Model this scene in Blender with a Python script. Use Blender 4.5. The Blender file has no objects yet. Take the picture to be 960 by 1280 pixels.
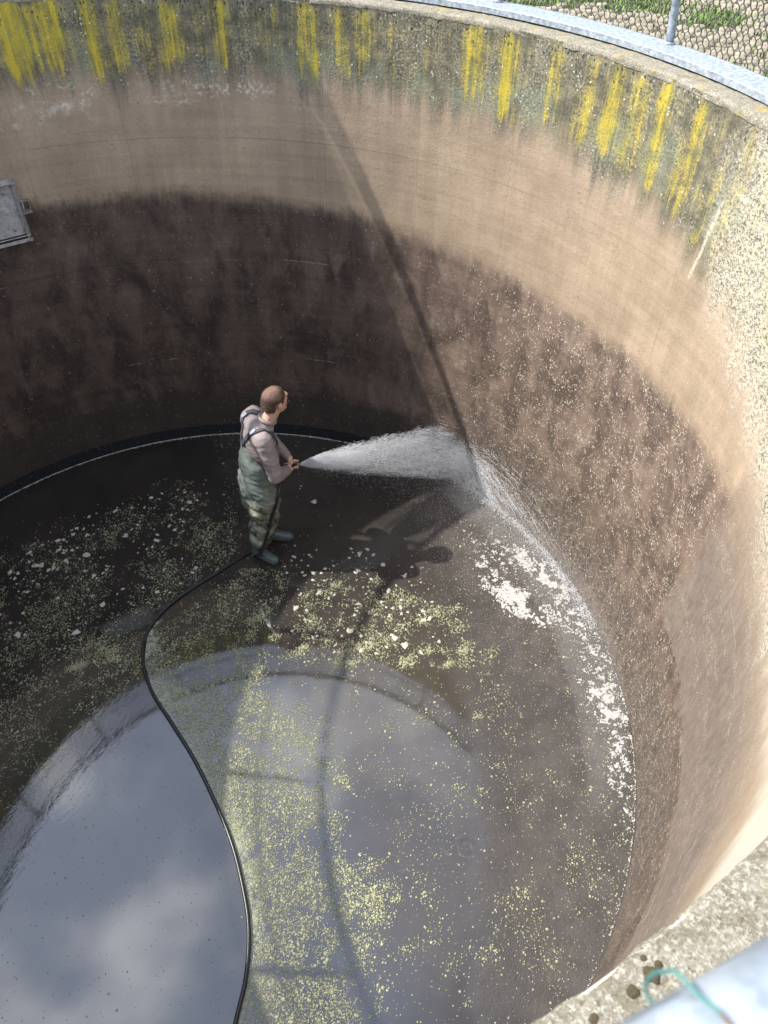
import bpy, bmesh, math, random
import numpy as np
from mathutils import Vector, Matrix, noise as mnoise

C = bpy.context
SC = C.scene
COL = SC.collection
PI = math.pi
rng = np.random.default_rng(7)
random.seed(7)

# ------------------------------------------------------------------ dimensions (metres)
R = 3.2375          # inner radius of the tank
H = 3.9987          # height of the wall above the water
GROUND = 3.40       # ground outside
ZJ = [0.0, 0.985, 2.006, 3.025, H]      # horizontal joints between concrete lifts
STEP = math.radians(13.85)              # width of a concrete panel
AZ0 = math.radians(-15.4)
SUN_AZ, SUN_EL = math.radians(151.0), math.radians(49.0)

# ------------------------------------------------------------------ camera
cd = bpy.data.cameras.new('camera')
cam = bpy.data.objects.new('camera', cd)
COL.objects.link(cam)
SC.camera = cam
yaw, pit, roll, fpx = 0.396752, 0.795429, 0.0261526, 952.254
fw = Vector((math.sin(yaw)*math.cos(pit), math.cos(yaw)*math.cos(pit), -math.sin(pit)))
rt = fw.cross(Vector((0, 0, 1))).normalized()
up = rt.cross(fw)
r2 = math.cos(roll)*rt + math.sin(roll)*up
u2 = -math.sin(roll)*rt + math.cos(roll)*up
m = Matrix((r2, u2, -fw)).transposed().to_4x4()
m.translation = Vector((0, -3.35636, 5.286))
cam.matrix_world = m
cd.sensor_fit = 'VERTICAL'
cd.sensor_height = 36.0
cd.lens = 36.0*fpx/1280.0
cd.clip_start, cd.clip_end = 0.02, 2000
cd.dof.use_dof = True
cd.dof.focus_distance = 6.3
cd.dof.aperture_fstop = 9.0

SC.view_settings.view_transform = 'Standard'
SC.view_settings.look = 'None'
SC.view_settings.gamma = 1.0
SC.view_settings.exposure = 0.95
SC.cycles.use_denoising = True
SC.cycles.max_bounces = 8
SC.cycles.transparent_max_bounces = 12
SC.cycles.sample_clamp_indirect = 6

# ------------------------------------------------------------------ node helper
class V:
    """a socket with arithmetic"""
    def __init__(s, g, sock): s.g, s.s = g, sock
    def _m(a, op, b=None, c=None):
        return a.g.math(op, a, b, c)
    def __add__(a, b): return a._m('ADD', b)
    def __radd__(a, b): return a._m('ADD', b)
    def __sub__(a, b): return a._m('SUBTRACT', b)
    def __rsub__(a, b): return a.g.math('SUBTRACT', b, a)
    def __mul__(a, b): return a._m('MULTIPLY', b)
    def __rmul__(a, b): return a._m('MULTIPLY', b)
    def __truediv__(a, b): return a._m('DIVIDE', b)

class G:
    def __init__(s, tree):
        s.t = tree; s.n = tree.nodes; s.l = tree.links
    def put(s, sock, v):
        if isinstance(v, V): s.l.new(v.s, sock)
        elif isinstance(v, (tuple, list)):
            v = tuple(v)
            if len(sock.default_value) == 4 and len(v) == 3: v = v + (1,)
            sock.default_value = v
        else: sock.default_value = v
    def math(s, op, a, b=None, c=None, clamp=False):
        n = s.n.new('ShaderNodeMath'); n.operation = op; n.use_clamp = clamp
        s.put(n.inputs[0], a)
        if b is not None: s.put(n.inputs[1], b)
        if c is not None: s.put(n.inputs[2], c)
        return V(s, n.outputs[0])
    def mr(s, x, a, b, c=0.0, d=1.0, smooth=True):
        n = s.n.new('ShaderNodeMapRange')
        n.interpolation_type = 'SMOOTHSTEP' if smooth else 'LINEAR'
        n.clamp = True
        s.put(n.inputs[0], x)
        for k, v in ((1, a), (2, b), (3, c), (4, d)): s.put(n.inputs[k], v)
        return V(s, n.outputs[0])
    def comb(s, x, y, z=0.0):
        n = s.n.new('ShaderNodeCombineXYZ')
        for k, v in enumerate((x, y, z)): s.put(n.inputs[k], v)
        return V(s, n.outputs[0])
    def noise(s, vec, scale, detail=3.0, rough=0.55, dist=0.0, color=False):
        n = s.n.new('ShaderNodeTexNoise')
        s.put(n.inputs['Vector'], vec)
        n.inputs['Scale'].default_value = scale
        n.inputs['Detail'].default_value = detail
        n.inputs['Roughness'].default_value = rough
        n.inputs['Distortion'].default_value = dist
        return V(s, n.outputs[1 if color else 0])
    def voro(s, vec, scale, out='Distance', rnd=1.0):
        n = s.n.new('ShaderNodeTexVoronoi')
        s.put(n.inputs['Vector'], vec)
        n.inputs['Scale'].default_value = scale
        n.inputs['Randomness'].default_value = rnd
        return V(s, n.outputs[out])
    def mix(s, f, a, b):
        n = s.n.new('ShaderNodeMix'); n.data_type = 'RGBA'
        s.put(n.inputs[0], f); s.put(n.inputs[6], a); s.put(n.inputs[7], b)
        return V(s, n.outputs[2])
    def mul(s, col, f):
        n = s.n.new('ShaderNodeVectorMath'); n.operation = 'SCALE'
        s.put(n.inputs[0], col); s.put(n.inputs[3], f)
        return V(s, n.outputs[0])
    def ramp(s, x, stops, const=False):
        n = s.n.new('ShaderNodeValToRGB')
        cr = n.color_ramp
        cr.interpolation = 'CONSTANT' if const else 'LINEAR'
        while len(cr.elements) < len(stops): cr.elements.new(0.5)
        for e, (p, c) in zip(cr.elements, stops):
            e.position = p
            e.color = (c, c, c, 1) if not isinstance(c, tuple) else c + (1,)
        s.put(n.inputs[0], x)
        return V(s, n.outputs[0])
    def pos(s):
        n = s.n.new('ShaderNodeNewGeometry'); return V(s, n.outputs['Position'])
    def obj(s):
        n = s.n.new('ShaderNodeTexCoord'); return V(s, n.outputs['Object'])
    def sep(s, v):
        n = s.n.new('ShaderNodeSeparateXYZ'); s.put(n.inputs[0], v)
        return [V(s, o) for o in n.outputs]
    def bump(s, h, strength=0.3, dist=0.01):
        n = s.n.new('ShaderNodeBump')
        n.inputs['Strength'].default_value = strength
        n.inputs['Distance'].default_value = dist
        s.put(n.inputs['Height'], h)
        return V(s, n.outputs[0])

MATS = {}
def mat(name, color=(.5, .5, .5), rough=.6, metal=0.0, ior=1.45, build=None, alpha=None):
    mt = bpy.data.materials.new(name); mt.use_nodes = True
    g = G(mt.node_tree)
    b = mt.node_tree.nodes['Principled BSDF']
    b.inputs['Roughness'].default_value = rough
    b.inputs['Metallic'].default_value = metal
    b.inputs['IOR'].default_value = ior
    b.inputs['Base Color'].default_value = tuple(color) + (1,)
    if build: build(g, b)
    MATS[name] = mt
    return mt

# ------------------------------------------------------------------ sky and sun
world = bpy.data.worlds.new('World'); SC.world = world; world.use_nodes = True
wg = G(world.node_tree)
bg = world.node_tree.nodes['Background']
sky = wg.n.new('ShaderNodeTexSky')
sky.sky_type = 'NISHITA'; sky.sun_disc = False
sky.sun_elevation = SUN_EL
sky.sun_rotation = math.radians(90) - SUN_AZ
sky.air_density = 1.0; sky.dust_density = 1.2; sky.ozone_density = 1.0
tc = V(wg, wg.n.new('ShaderNodeTexCoord').outputs['Generated'])
cx, cy, cz = wg.sep(tc)
dome = wg.comb(cx/(cz + .35) + 3.7, cy/(cz + .35) + 1.1, 0.0)          # flat cloud deck seen from below
cl = wg.noise(dome, 1.7, 6, .55, .3)
puff = wg.noise(dome, 5.0, 6, .55)
cover = wg.mr(cl, .36, .62)
cloud = wg.mix(wg.mr(puff, .46, .68), (7.0, 8.1, 10.6), (18.5, 19.2, 20.4))
wg.put(bg.inputs['Color'], wg.mix(cover*.85, V(wg, sky.outputs[0]), cloud))
bg.inputs['Strength'].default_value = 0.11

sd = bpy.data.lights.new('sun', 'SUN')
sd.energy = 4.3; sd.angle = math.radians(0.53); sd.color = (1.0, .95, .87)
sun = bpy.data.objects.new('sun', sd); COL.objects.link(sun)
sdir = Vector((math.cos(SUN_AZ)*math.cos(SUN_EL), math.sin(SUN_AZ)*math.cos(SUN_EL), math.sin(SUN_EL)))
sun.rotation_euler = sdir.to_track_quat('Z', 'Y').to_euler()
sun.location = sdir*30

# ------------------------------------------------------------------ object helpers
def tag(o, label=None, cat=None, group=None, kind=None):
    if label: o['label'] = label
    if cat: o['category'] = cat
    if group: o['group'] = group
    if kind: o['kind'] = kind
    return o

def empty(name, loc=(0, 0, 0), label=None, cat=None, group=None):
    o = bpy.data.objects.new(name, None); COL.objects.link(o); o.location = loc
    o.empty_display_size = .1
    return tag(o, label, cat, group)

def mesh_obj(name, verts, faces, material, parent=None, smooth=False, loc=None):
    me = bpy.data.meshes.new(name)
    me.from_pydata([tuple(v) for v in verts], [], [tuple(f) for f in faces])
    if smooth: me.polygons.foreach_set('use_smooth', [True]*len(me.polygons))
    me.update()
    me.materials.append(material)
    o = bpy.data.objects.new(name, me); COL.objects.link(o)
    if parent: o.parent = parent
    if loc is not None: o.location = loc
    return o

def bulk(name, verts, faces, material, parent=None, smooth=False, midx=None, mats=None):
    """big mesh from numpy arrays; faces (n,k)"""
    me = bpy.data.meshes.new(name)
    verts = np.asarray(verts, np.float32); faces = np.asarray(faces, np.int32)
    me.vertices.add(len(verts)); me.vertices.foreach_set('co', verts.ravel())
    n, k = faces.shape
    me.loops.add(n*k); me.loops.foreach_set('vertex_index', faces.ravel())
    me.polygons.add(n)
    me.polygons.foreach_set('loop_start', np.arange(n, dtype=np.int32)*k)
    me.polygons.foreach_set('loop_total', np.full(n, k, np.int32))
    if smooth: me.polygons.foreach_set('use_smooth', np.ones(n, bool))
    for mm in (mats or [material]): me.materials.append(mm)
    if midx is not None: me.polygons.foreach_set('material_index', np.asarray(midx, np.int32))
    me.update(calc_edges=True); me.validate()
    o = bpy.data.objects.new(name, me); COL.objects.link(o)
    if parent: o.parent = parent
    return o

class MB:
    """collects simple solids into one mesh"""
    def __init__(s): s.v = []; s.f = []
    def add(s, v, f):
        k = len(s.v); s.v += [tuple(p) for p in v]; s.f += [tuple(i + k for i in q) for q in f]
    def box(s, c, size, rot=None):
        c = Vector(c); v = []
        for dz in (-.5, .5):
            for dx, dy in ((-.5, -.5), (.5, -.5), (.5, .5), (-.5, .5)):
                p = Vector((dx*size[0], dy*size[1], dz*size[2]))
                if rot is not None: p = rot @ p
                v.append(c + p)
        s.add(v, [(3, 2, 1, 0), (4, 5, 6, 7), (0, 1, 5, 4), (1, 2, 6, 5), (2, 3, 7, 6), (3, 0, 4, 7)])
    def tube(s, pts, rad, n=8, closed=False, caps=True):
        pts = [Vector(p) for p in pts]; N = len(pts)
        rads = rad if isinstance(rad, (list, tuple)) else [rad]*N
        v = []; prev = None
        for i, p in enumerate(pts):
            if closed: t = pts[(i+1) % N] - pts[i-1]
            else: t = pts[min(i+1, N-1)] - pts[max(i-1, 0)]
            t.normalize()
            if prev is None:
                a = t.cross(Vector((0, 0, 1)))
                if a.length < 1e-3: a = t.cross(Vector((1, 0, 0)))
            else: a = prev - t*prev.dot(t)
            a.normalize(); b = t.cross(a); prev = a
            for k in range(n):
                w = 2*PI*k/n
                v.append(p + (a*math.cos(w) + b*math.sin(w))*rads[i])
        f = []
        for i in range(N if closed else N-1):
            j = (i+1) % N
            for k in range(n):
                l = (k+1) % n
                f.append((i*n+k, i*n+l, j*n+l, j*n+k))
        if caps and not closed:
            f.append(tuple(reversed(range(n)))); f.append(tuple((N-1)*n + k for k in range(n)))
        s.add(v, f)
    def ball(s, c, r, nu=10, nv=7):
        c = Vector(c); r = r if isinstance(r, (tuple, list, Vector)) else (r, r, r)
        v = [c + Vector((0, 0, r[2]))]
        for i in range(1, nv):
            th = PI*i/nv
            for k in range(nu):
                w = 2*PI*k/nu
                v.append(c + Vector((r[0]*math.sin(th)*math.cos(w), r[1]*math.sin(th)*math.sin(w), r[2]*math.cos(th))))
        v.append(c - Vector((0, 0, r[2])))
        f = [(0, 1+k, 1+(k+1) % nu) for k in range(nu)]
        for i in range(nv-2):
            for k in range(nu):
                a = 1+i*nu; l = (k+1) % nu
                f.append((a+k, a+nu+k, a+nu+l, a+l))
        e = len(v)-1; a = 1+(nv-2)*nu
        f += [(e, a+(k+1) % nu, a+k) for k in range(nu)]
        s.add(v, f)
    def obj(s, name, material, parent=None, smooth=True):
        return mesh_obj(name, s.v, s.f, material, parent, smooth)

def smooth_path(pts, sub=6):
    """Catmull-Rom through pts"""
    P = [Vector(p) for p in pts]; out = []
    for i in range(len(P)-1):
        a = P[max(i-1, 0)]; b = P[i]; c = P[i+1]; d = P[min(i+2, len(P)-1)]
        for k in range(sub):
            t = k/sub
            out.append(.5*((2*b) + (c-a)*t + (2*a-5*b+4*c-d)*t*t + (3*b-a-3*c+d)*t**3))
    out.append(P[-1])
    return out

def polar(r, az, z): return (r*math.cos(az), r*math.sin(az), z)
def vnoise(x, y, z=0.0, oct=3): return mnoise.fractal((x, y, z), 1.0, 2.0, oct)

# ================================================================== MATERIALS
def wall_build(g, b):
    P = g.pos(); x, y, z = g.sep(P)
    az = g.math('ARCTAN2', y, x)
    u = az*R
    Q = g.comb(u, z)
    n1 = g.noise(Q, 2.3, 6, .6)
    n2 = g.noise(Q, 9, 5, .6)
    fine = g.noise(Q, 90, 3, .7)
    vst = g.noise(g.comb(u*9, z*.7), 1, 5, .6)        # runs down the wall
    vst2 = g.noise(g.comb(u*28, z*1.6), 1, 4, .6)
    hst = g.noise(g.comb(u*.6, z*16), 1, 5, .6)       # pour lines
    # bare concrete
    col = g.mix(g.mr(n1, .3, .7), (.42, .322, .226), (.32, .243, .168))
    col = g.mul(col, g.mr(hst, .25, .75, .88, 1.1, False))
    col = g.mul(col, g.mr(vst, .3, .72, 1.08, .86, False))
    col = g.mul(col, g.mr(fine, .3, .7, .86, 1.12, False))
    sharp0 = g.noise(Q, 40, 3, .7)
    col = g.mul(col, g.mr(sharp0, .3, .7, .90, 1.08, False))
    pits = g.math('LESS_THAN', g.voro(g.comb(u + (sharp0 - .5)*.06, z), 30), .13)*g.math('GREATER_THAN', g.noise(Q, 5), .53)
    col = g.mix(pits*.6, col, (.07, .055, .045))
    lin = g.mr(g.noise(g.comb(u*.45, z*55), 1, 3, .6), .62, .70)*g.mr(g.noise(g.comb(u*1.1, z*4), 1, 3), .48, .6)
    col = g.mix(lin*.35, col, (.16, .12, .085))
    # pale wash below the lichen on the shaded side
    pale = g.mr(n2, .5, .68)*g.mr(az, 1.42, 1.56)*g.mr(g.math('ABSOLUTE', z - 3.24 + (n1 - .5)*.5), .18, .02)
    col = g.mix(pale*.6, col, (.55, .5, .43))
    # ---- dark sludge below the old water line
    jit = (n1 - .5)*.20 + (n2 - .5)*.14
    wl = g.mr(az, .25, 1.35, 2.33, 2.60, False)
    dk = g.mr(z + jit + (vst2 - .5)*.1, wl + .10, wl - .10)
    sharp = g.noise(Q, 30, 5, .7)
    zj = z + (sharp - .5)*.18 + (n2 - .5)*.34
    right = g.mr(u + (n2 - .5)*.05 - g.mr(z, .9, 2.6, -1.13, -1.39, False) + (sharp - .5)*.12, .10, -.10)     # the part not yet hosed
    low = g.mr(zj + (n1 - .5)*.5 + (vst2 - .5)*.25, 1.10, 1.00)
    dk = dk*(1.0 - right) + g.math('MULTIPLY', right, low)
    m3 = g.noise(g.comb(u*1.4, z*.8), 2.6, 8, .66, .5)
    m4 = g.noise(g.comb(u*2.2, z*1.0), 2.2, 6, .65, .2)
    dcol = g.mix(g.mr(m3, .34, .68), (.058, .041, .032), (.145, .103, .079))
    dcol = g.mix(g.mr(m4, .50, .72)*.75, dcol, (.196, .148, .114))
    dcol = g.mul(dcol, g.mr(fine, .3, .7, .72, 1.25, False))
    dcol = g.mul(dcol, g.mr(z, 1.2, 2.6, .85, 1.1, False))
    dcol = g.mul(dcol, g.mr(az, .45, 1.0, 1.46, .76))  # sunlit side painted lighter, shaded side darker
    dcol = g.mul(dcol, g.mr(vst, .3, .7, .90, 1.12, False))
    dcol = g.mul(dcol, g.mr(hst, .3, .7, .84, 1.16, False))
    # the hosed sector is grey and wet
    hos = g.mr(az, .62, .42)*g.mr(az, -1.35, -.7)*g.mr(z + jit*1.6 + (.2 - g.math('ABSOLUTE', az + .02)*.35), 1.25, .55)
    wst = g.noise(g.comb(u*40, z*3), 1, 4, .65)
    scr = g.noise(g.comb(u*26, z*9), 1, 6, .75)
    dcol = g.mix(hos*.70, dcol, g.mix(g.mr(scr*.6 + wst*.4, .38, .62), (.044, .036, .032), (.135, .113, .098)))
    # sludge band just above the floor
    band = g.mr(zj, .62, .50)*g.mr(az, .50, .75)
    dcol = g.mix(band*.75, dcol, (.038, .031, .027))
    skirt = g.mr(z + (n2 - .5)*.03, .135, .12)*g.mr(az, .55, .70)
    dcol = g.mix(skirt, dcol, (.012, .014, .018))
    # dried duckweed specks
    Qd = g.comb(u + (fine - .5)*.03, z + (sharp - .5)*.05)
    vd = g.voro(Qd, 46); vr = g.sep(g.voro(Qd, 46, 'Color'))[0]
    dens = g.mr(az, .75, .25, .04, .42)*g.mr(n2, .42, .62)*g.mr(z, .5, 1.0, .6, 1.0)
    clump = g.mr(g.noise(Q, 6, 4, .6), .46, .64)*g.mr(az, .55, .2)*g.mr(az, -.55, -.3)*g.mr(z, .7, 1.3)
    dens = dens*.8 + clump*.42 + hos*.13
    sp = g.math('LESS_THAN', vd, .30)*g.math('LESS_THAN', vr, dens)
    vd2 = g.voro(Qd, 105); vr2 = g.sep(g.voro(Qd, 105, 'Color'))[0]
    sp2 = g.math('LESS_THAN', vd2, .33)*g.math('LESS_THAN', vr2, dens*1.3 + .03)
    spk = g.math('MAXIMUM', sp, sp2)
    dcol = g.mix(spk*g.mr(az, .8, .4, .45, .85), dcol, (.52, .46, .36))
    col = g.mix(g.mr(right, 0.0, .40)*g.mr(z + (n1 - .5)*.6, 2.90, 1.75)*.9, col, g.mul(g.mix(g.mr(scr, .35, .65), (.135, .110, .093), (.205, .168, .142)), g.mr(vst2*.4 + m3*.6, .32, .68, .70, 1.22, False)))
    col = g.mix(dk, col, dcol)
    # speckles on the bright unhosed wall at the right
    sp3 = g.math('LESS_THAN', vd2, .36)*g.math('LESS_THAN', vr2, g.mr(g.noise(g.comb(u*1.2, z*5), 1.6, 4, .6), .48, .66)*.7)*right*(1.0 - low)*g.mr(z, 2.9, 2.4)
    col = g.mix(sp3*.8, col, (.50, .43, .34))
    col = g.mix(right*g.math('LESS_THAN', g.voro(Qd, 130), .30)*g.mr(z, 2.7, 2.3)*.55, col, (.10, .08, .065))
    # ---- lichen zone under the rim
    lb = g.mr(az, -.36, .05, 2.86, 3.27, False) + g.mr(az, .05, .55, 0.0, .15, False) - g.mr(az, -.30, -.60)*.38 + g.mr(az, -.75, -1.1)*.5
    rag = (vst - .5)*.55 + (vst2 - .5)*.12 + (n2 - .5)*.14
    li = g.mr(z + rag, lb - .12, lb + .15)
    lcol = g.mix(g.mr(n2, .35, .65), (.120, .110, .070), (.215, .195, .135))
    lcol = g.mix(g.mr(vst, .50, .70)*.75, lcol, (.105, .097, .075))
    vst3 = g.noise(g.comb(u*62, z*3.2), 1, 4, .65)
    lcol = g.mul(lcol, g.mr(vst3, .3, .7, .72, 1.28, False))
    pg = g.mr(g.math('ABSOLUTE', z - 3.56), .22, .04)*g.mr(g.noise(g.comb(u*3, z*1.5), 1, 3), .44, .6)
    lcol = g.mix(pg*.60, lcol, (.23, .255, .175))
    lcol = g.mix(g.mr(vst2, .60, .74)*.5, lcol, (.36, .35, .29))
    crust = g.noise(Q, 55, 5, .75)
    lcol = g.mix(g.mr(crust, .54, .60)*g.mr(g.noise(g.comb(u*4, z*1.4), 1, 4, .6), .46, .62)*.75, lcol, (.46, .45, .38))
    lcol = g.mix(g.mr(crust, .46, .39)*.65, lcol, (.05, .043, .03))
    lcol = g.mul(lcol, g.mr(fine, .3, .7, .7, 1.3, False))
    # yellow runs: strength by azimuth (degrees -> ramp)
    deg = az*(180/PI) + (g.noise(g.comb(u*5, z*3), 1, 3) - .5)*1.3
    def runs(lst, a, bb):
        st = [(0.0, 0.0)]
        for c, w, s in lst:
            st += [((c-w-a)/(bb-a), 0.0), ((c-a)/(bb-a), s), ((c+w-a)/(bb-a), 0.0)]
        return g.ramp(g.mr(deg, a, bb, 0, 1, False), st)
    ya = runs([(-6, 1.2, .5), (1.4, 1.5, .9), (6.7, 1.7, 1.0), (10.5, 1.4, .8), (13.2, 1.6, 1.0), (16.4, 1.4, .7), (21.8, 1.6, .9), (28.6, 2.4, 1.0), (32.5, 1.7, .95), (39.5, 1.0, .3)], -25, 45)
    yb = runs([(47.6, 1.4, .8), (51.2, 1.6, .9), (54.9, 2.1, 1.0), (62.5, 1.2, .35), (66.8, 1.6, .85), (73.2, 2.1, .9), (79.9, 1.5, .95), (83.0, 2.0, .95), (87.6, 2.8, 1.0), (92.5, 2.4, 1.0)], 45, 115)
    yn_ = g.noise(g.comb(u*6.5, z*.25), 1, 3)
    yc = g.mr(yn_, .50, .66)*g.mr(deg, 94, 96, .62, 1.0)
    ulen = g.noise(g.comb(u*3.1 + 4.0, 0.0), 1, 2)
    wide = g.noise(g.comb(u*2.2 + 1.3, z*.35), 1, 4, .6)
    yel = (ya + yb)*.62 + yc*.55 + g.mr(wide, .45, .62)*g.mr(deg, 70, 90, .10, .42)
    yel = yel + (vst2 - .5)*1.15 + (vst3 - .5)*.55 + (vst - .5)*1.1 + (n2 - .5)*1.0 + (fine - .5)*.9 + (crust - .5)*1.0
    yel = yel - g.mr(z + (ulen - .5)*.85 + (vst2 - .5)*.3, lb + .20, lb - .06)*.8 - g.mr(z + (crust - .5)*.35, 3.90, 4.0)*.45
    yel = g.mr(yel, .0, .88)*g.mr(z + (n1 - .5)*.4 + (vst2 - .5)*.25, lb - .05, lb + .15)
    ycol = g.mix(g.mr(vst2 + (n2 - .5)*.5, .35, .65), (.29, .265, .06), (.56, .43, .03))
    lcol = g.mix(yel*.88, lcol, g.mul(ycol, g.mr(fine, .3, .7, .8, 1.15, False)))
    col = g.mix(li, col, lcol)
    # white crust: lower edge of the lichen, and the whole right side
    wz = g.mr(g.math('ABSOLUTE', z + (n2 - .5)*.3 - lb + .04), .13, .03)*g.mr(n2, .46, .60)*g.mr(g.noise(g.comb(u*2.3, 0.0), 1, 2), .40, .56)*g.mr(az, .85, 1.15, .22, 1.0)
    wr = g.mr(az + (n1 - .5)*.25, -.05, -.17)*g.mr(z + (n1 - .5)*.7 + (vst - .5)*.5, lb - .30, lb + .1)
    wn = g.noise(Q, 34, 5, .7)
    wh = g.math('MAXIMUM', wz*g.mr(wn, .50, .55)*.9, wr*g.mr(wn*.30 + g.noise(Q, 120, 4, .75)*.45 + crust*.25 + g.mr(az, -.7, -1.0)*.14, .465, .53)*.92)
    drip = g.mr(g.math('ABSOLUTE', deg + 4.0 + (z - 3.3)*2.5), .30, .1)*g.mr(z, 3.05, 3.10)*g.mr(z, 3.62, 3.5)*g.mr(crust + (z - 3.3)*.08, .43, .47)
    wh = g.math('MAXIMUM', wh, drip*.75)
    col = g.mix(wh*.9, col, (.64, .585, .475))
    # black and white dots near the top
    Qb = g.comb(u + (sharp - .5)*.05, z*.8 + (fine - .5)*.04)
    bd = g.math('LESS_THAN', g.voro(Qb, 38), .30)*g.mr(z + (n1 - .5)*.3, 3.72, 3.98, 0, 1)
    bd = bd*g.math('GREATER_THAN', g.sep(g.voro(Qb, 38, 'Color'))[1], .52)
    col = g.mix(bd*.9*li, col, (.022, .018, .014))
    wd = g.math('LESS_THAN', g.voro(g.comb(u + 5.3 + (sharp - .5)*.03, z*.8), 30), .17)*g.math('GREATER_THAN', g.noise(Q, 7), .55)*li
    col = g.mix(wd*.85, col, (.62, .6, .52))
    # fine pale lime lines along the joints
    for zz in (.985, 2.006, 3.025):
        ln = g.mr(g.math('ABSOLUTE', z - zz + (n2 - .5)*.012), .0065, .003)*g.mr(g.noise(g.comb(u*1.4 + zz*7, 0.0), 1, 3), .52, .6)
        col = g.mix(ln*.4*g.mr(sharp, .40, .52), col, (.46, .41, .34))
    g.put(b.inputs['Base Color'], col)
    wet = dk*g.mr(az, .75, .35, .25, 1.0)*g.math('MAXIMUM', hos, .18)
    g.put(b.inputs['Roughness'], g.mr(wet, 0, 1, .88, .52, False))
    g.put(b.inputs['Normal'], g.bump(fine*.5 + n2*.6 + sharp*.4 + li*wn*1.2 + spk*.5*dk + dk*scr*1.0, .34, .012))
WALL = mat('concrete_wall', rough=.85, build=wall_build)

def rim_build(g, b):
    P = g.pos()
    n = g.noise(P, 14, 5, .65); f = g.noise(P, 190, 4, .7); s = g.noise(P, 105, 5, .75)
    c = g.mix(g.mr(n, .3, .7), (.215, .19, .14), (.31, .28, .22))
    c = g.mix(g.mr(s, .50, .56)*.9, c, (.45, .425, .35))
    c = g.mix(g.mr(g.noise(P, 75, 5, .75), .55, .61)*.85, c, (.14, .12, .08))
    c = g.mix(g.mr(g.noise(P, 7, 4, .6) + (s - .5)*.4, .58, .68)*.7, c, (.44, .33, .07))
    c = g.mix(g.mr(g.noise(P, 17, 6, .7, .6), .50, .64)*.7, c, (.17, .15, .095))
    c = g.mul(c, g.mr(f, .3, .7, .65, 1.2, False))
    g.put(b.inputs['Base Color'], c)
    g.put(b.inputs['Normal'], g.bump(s*1.0 + f*.5, .9, .006))
RIM = mat('weathered_rim_concrete', rough=.95, build=rim_build)

def galv_build(g, b):
    P = g.pos()
    n = g.noise(P, 42, 3, .55); v = g.sep(g.voro(P, 70, 'Color'))[0]
    c = g.mix(g.mr(n, .3, .7), (.27, .315, .36), (.47, .52, .565))
    c = g.mul(c, g.mr(v, 0, 1, .86, 1.1, False))
    g.put(b.inputs['Base Color'], c)
    g.put(b.inputs['Roughness'], g.mr(n, .3, .7, .38, .6, False))
GALV = mat('galvanised_steel', rough=.5, metal=.35, build=galv_build)

def wire_build(g, b):
    g.put(b.inputs['Base Color'], g.mix(g.noise(g.pos(), 14, 3), (.07, .062, .052), (.15, .135, .115)))
WIRE = mat('mesh_wire', rough=.6, metal=.3, build=wire_build)

RIP = [(2.16, -.49), (2.10, -1.10), (.54, -1.55), (-.32, -.35), (1.35, -1.75), (1.9, -.1)]
def water_build(g, b):
    P = g.pos(); x, y, z = g.sep(P)
    n = g.noise(P, 1.3, 5, .6); n2 = g.noise(P, 6, 4, .6)
    c = g.mix(g.mr(n, .35, .65), (.022, .0195, .0175), (.038, .032, .027))
    c = g.mix(g.mr(n2, .45, .7)*.6, c, (.024, .0215, .020))
    # grey suspended silt where the spray lands
    murk = g.mr(x + (n - .5)*.8, .25, 1.0)
    spray = g.math('MAXIMUM', murk*.4, g.math('MAXIMUM', g.mr(x + (n - .5)*.9 + (n2 - .5)*.3, 1.75, 2.7), g.mr(x - (y + 2.3)*.52 + (n - .5)*.6, 1.0, 1.8)*g.mr(y, -.2, -.8)*.8))
    c = g.mix(spray*.85, c, g.mix(g.mr(n2, .35, .65), (.060, .052, .046), (.088, .077, .068)))
    g.put(b.inputs['Base Color'], c)
    rr = g.math('SQRT', x*x + y*y)
    # ripples
    fr = g.noise(g.comb(x*1.0, y*.8), 34, 4, .65, .9)
    fr2 = g.noise(P, 95, 3, .65, .5)
    ch1 = g.mr(x + (n - .5)*.8, 1.75, 2.6)
    ch2 = g.mr(x - (y + 2.3)*.52 + (n - .5)*.5, 1.05, 1.55)*g.mr(y, -.2, -.7)
    churn = g.math('MAXIMUM', ch1, ch2)
    calm = g.noise(P, 5.5, 2, .5, .4)
    edge = g.mr(g.math('ABSOLUTE', x*.72 - y*.69 + .62 + (n - .5)*.4), .42, .05)*g.mr(x, .1, -.5)     # wavelets left of the hose
    crest = g.noise(g.comb(x*.5 + y*.5, x*-1.4 + y*1.4), 13, 3, .5, .8)
    hgt = calm*g.mr(x, .0, .5, .022, .055) + churn*(fr*1.9 + fr2*1.2) + edge*crest*.05 + fr2*.008
    for i, (a, bb) in enumerate(RIP):
        dx, dy = x - a, y - bb
        d = g.math('SQRT', dx*dx + dy*dy)
        k = (150., 120., 110., 130., 100., 110.)[i]; s = (.18, .16, .15, .10, .14, .13)[i]
        hgt = hgt + g.math('SINE', d*k + (n2 - .5)*2.0)*g.mr(d, s, .01)*(.30, .16, .06, .03, .06, .10)[i]
    g.put(b.inputs['Normal'], g.bump(hgt, .22, .03))
    g.put(b.inputs['Specular IOR Level'], g.mr(murk, 0, 1, .5, .27, False))
    g.put(b.inputs['Roughness'], g.mr(churn, 0, 1, .008, .22, False))
WATER = mat('murky_water', rough=.03, ior=2.0, build=water_build)

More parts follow.
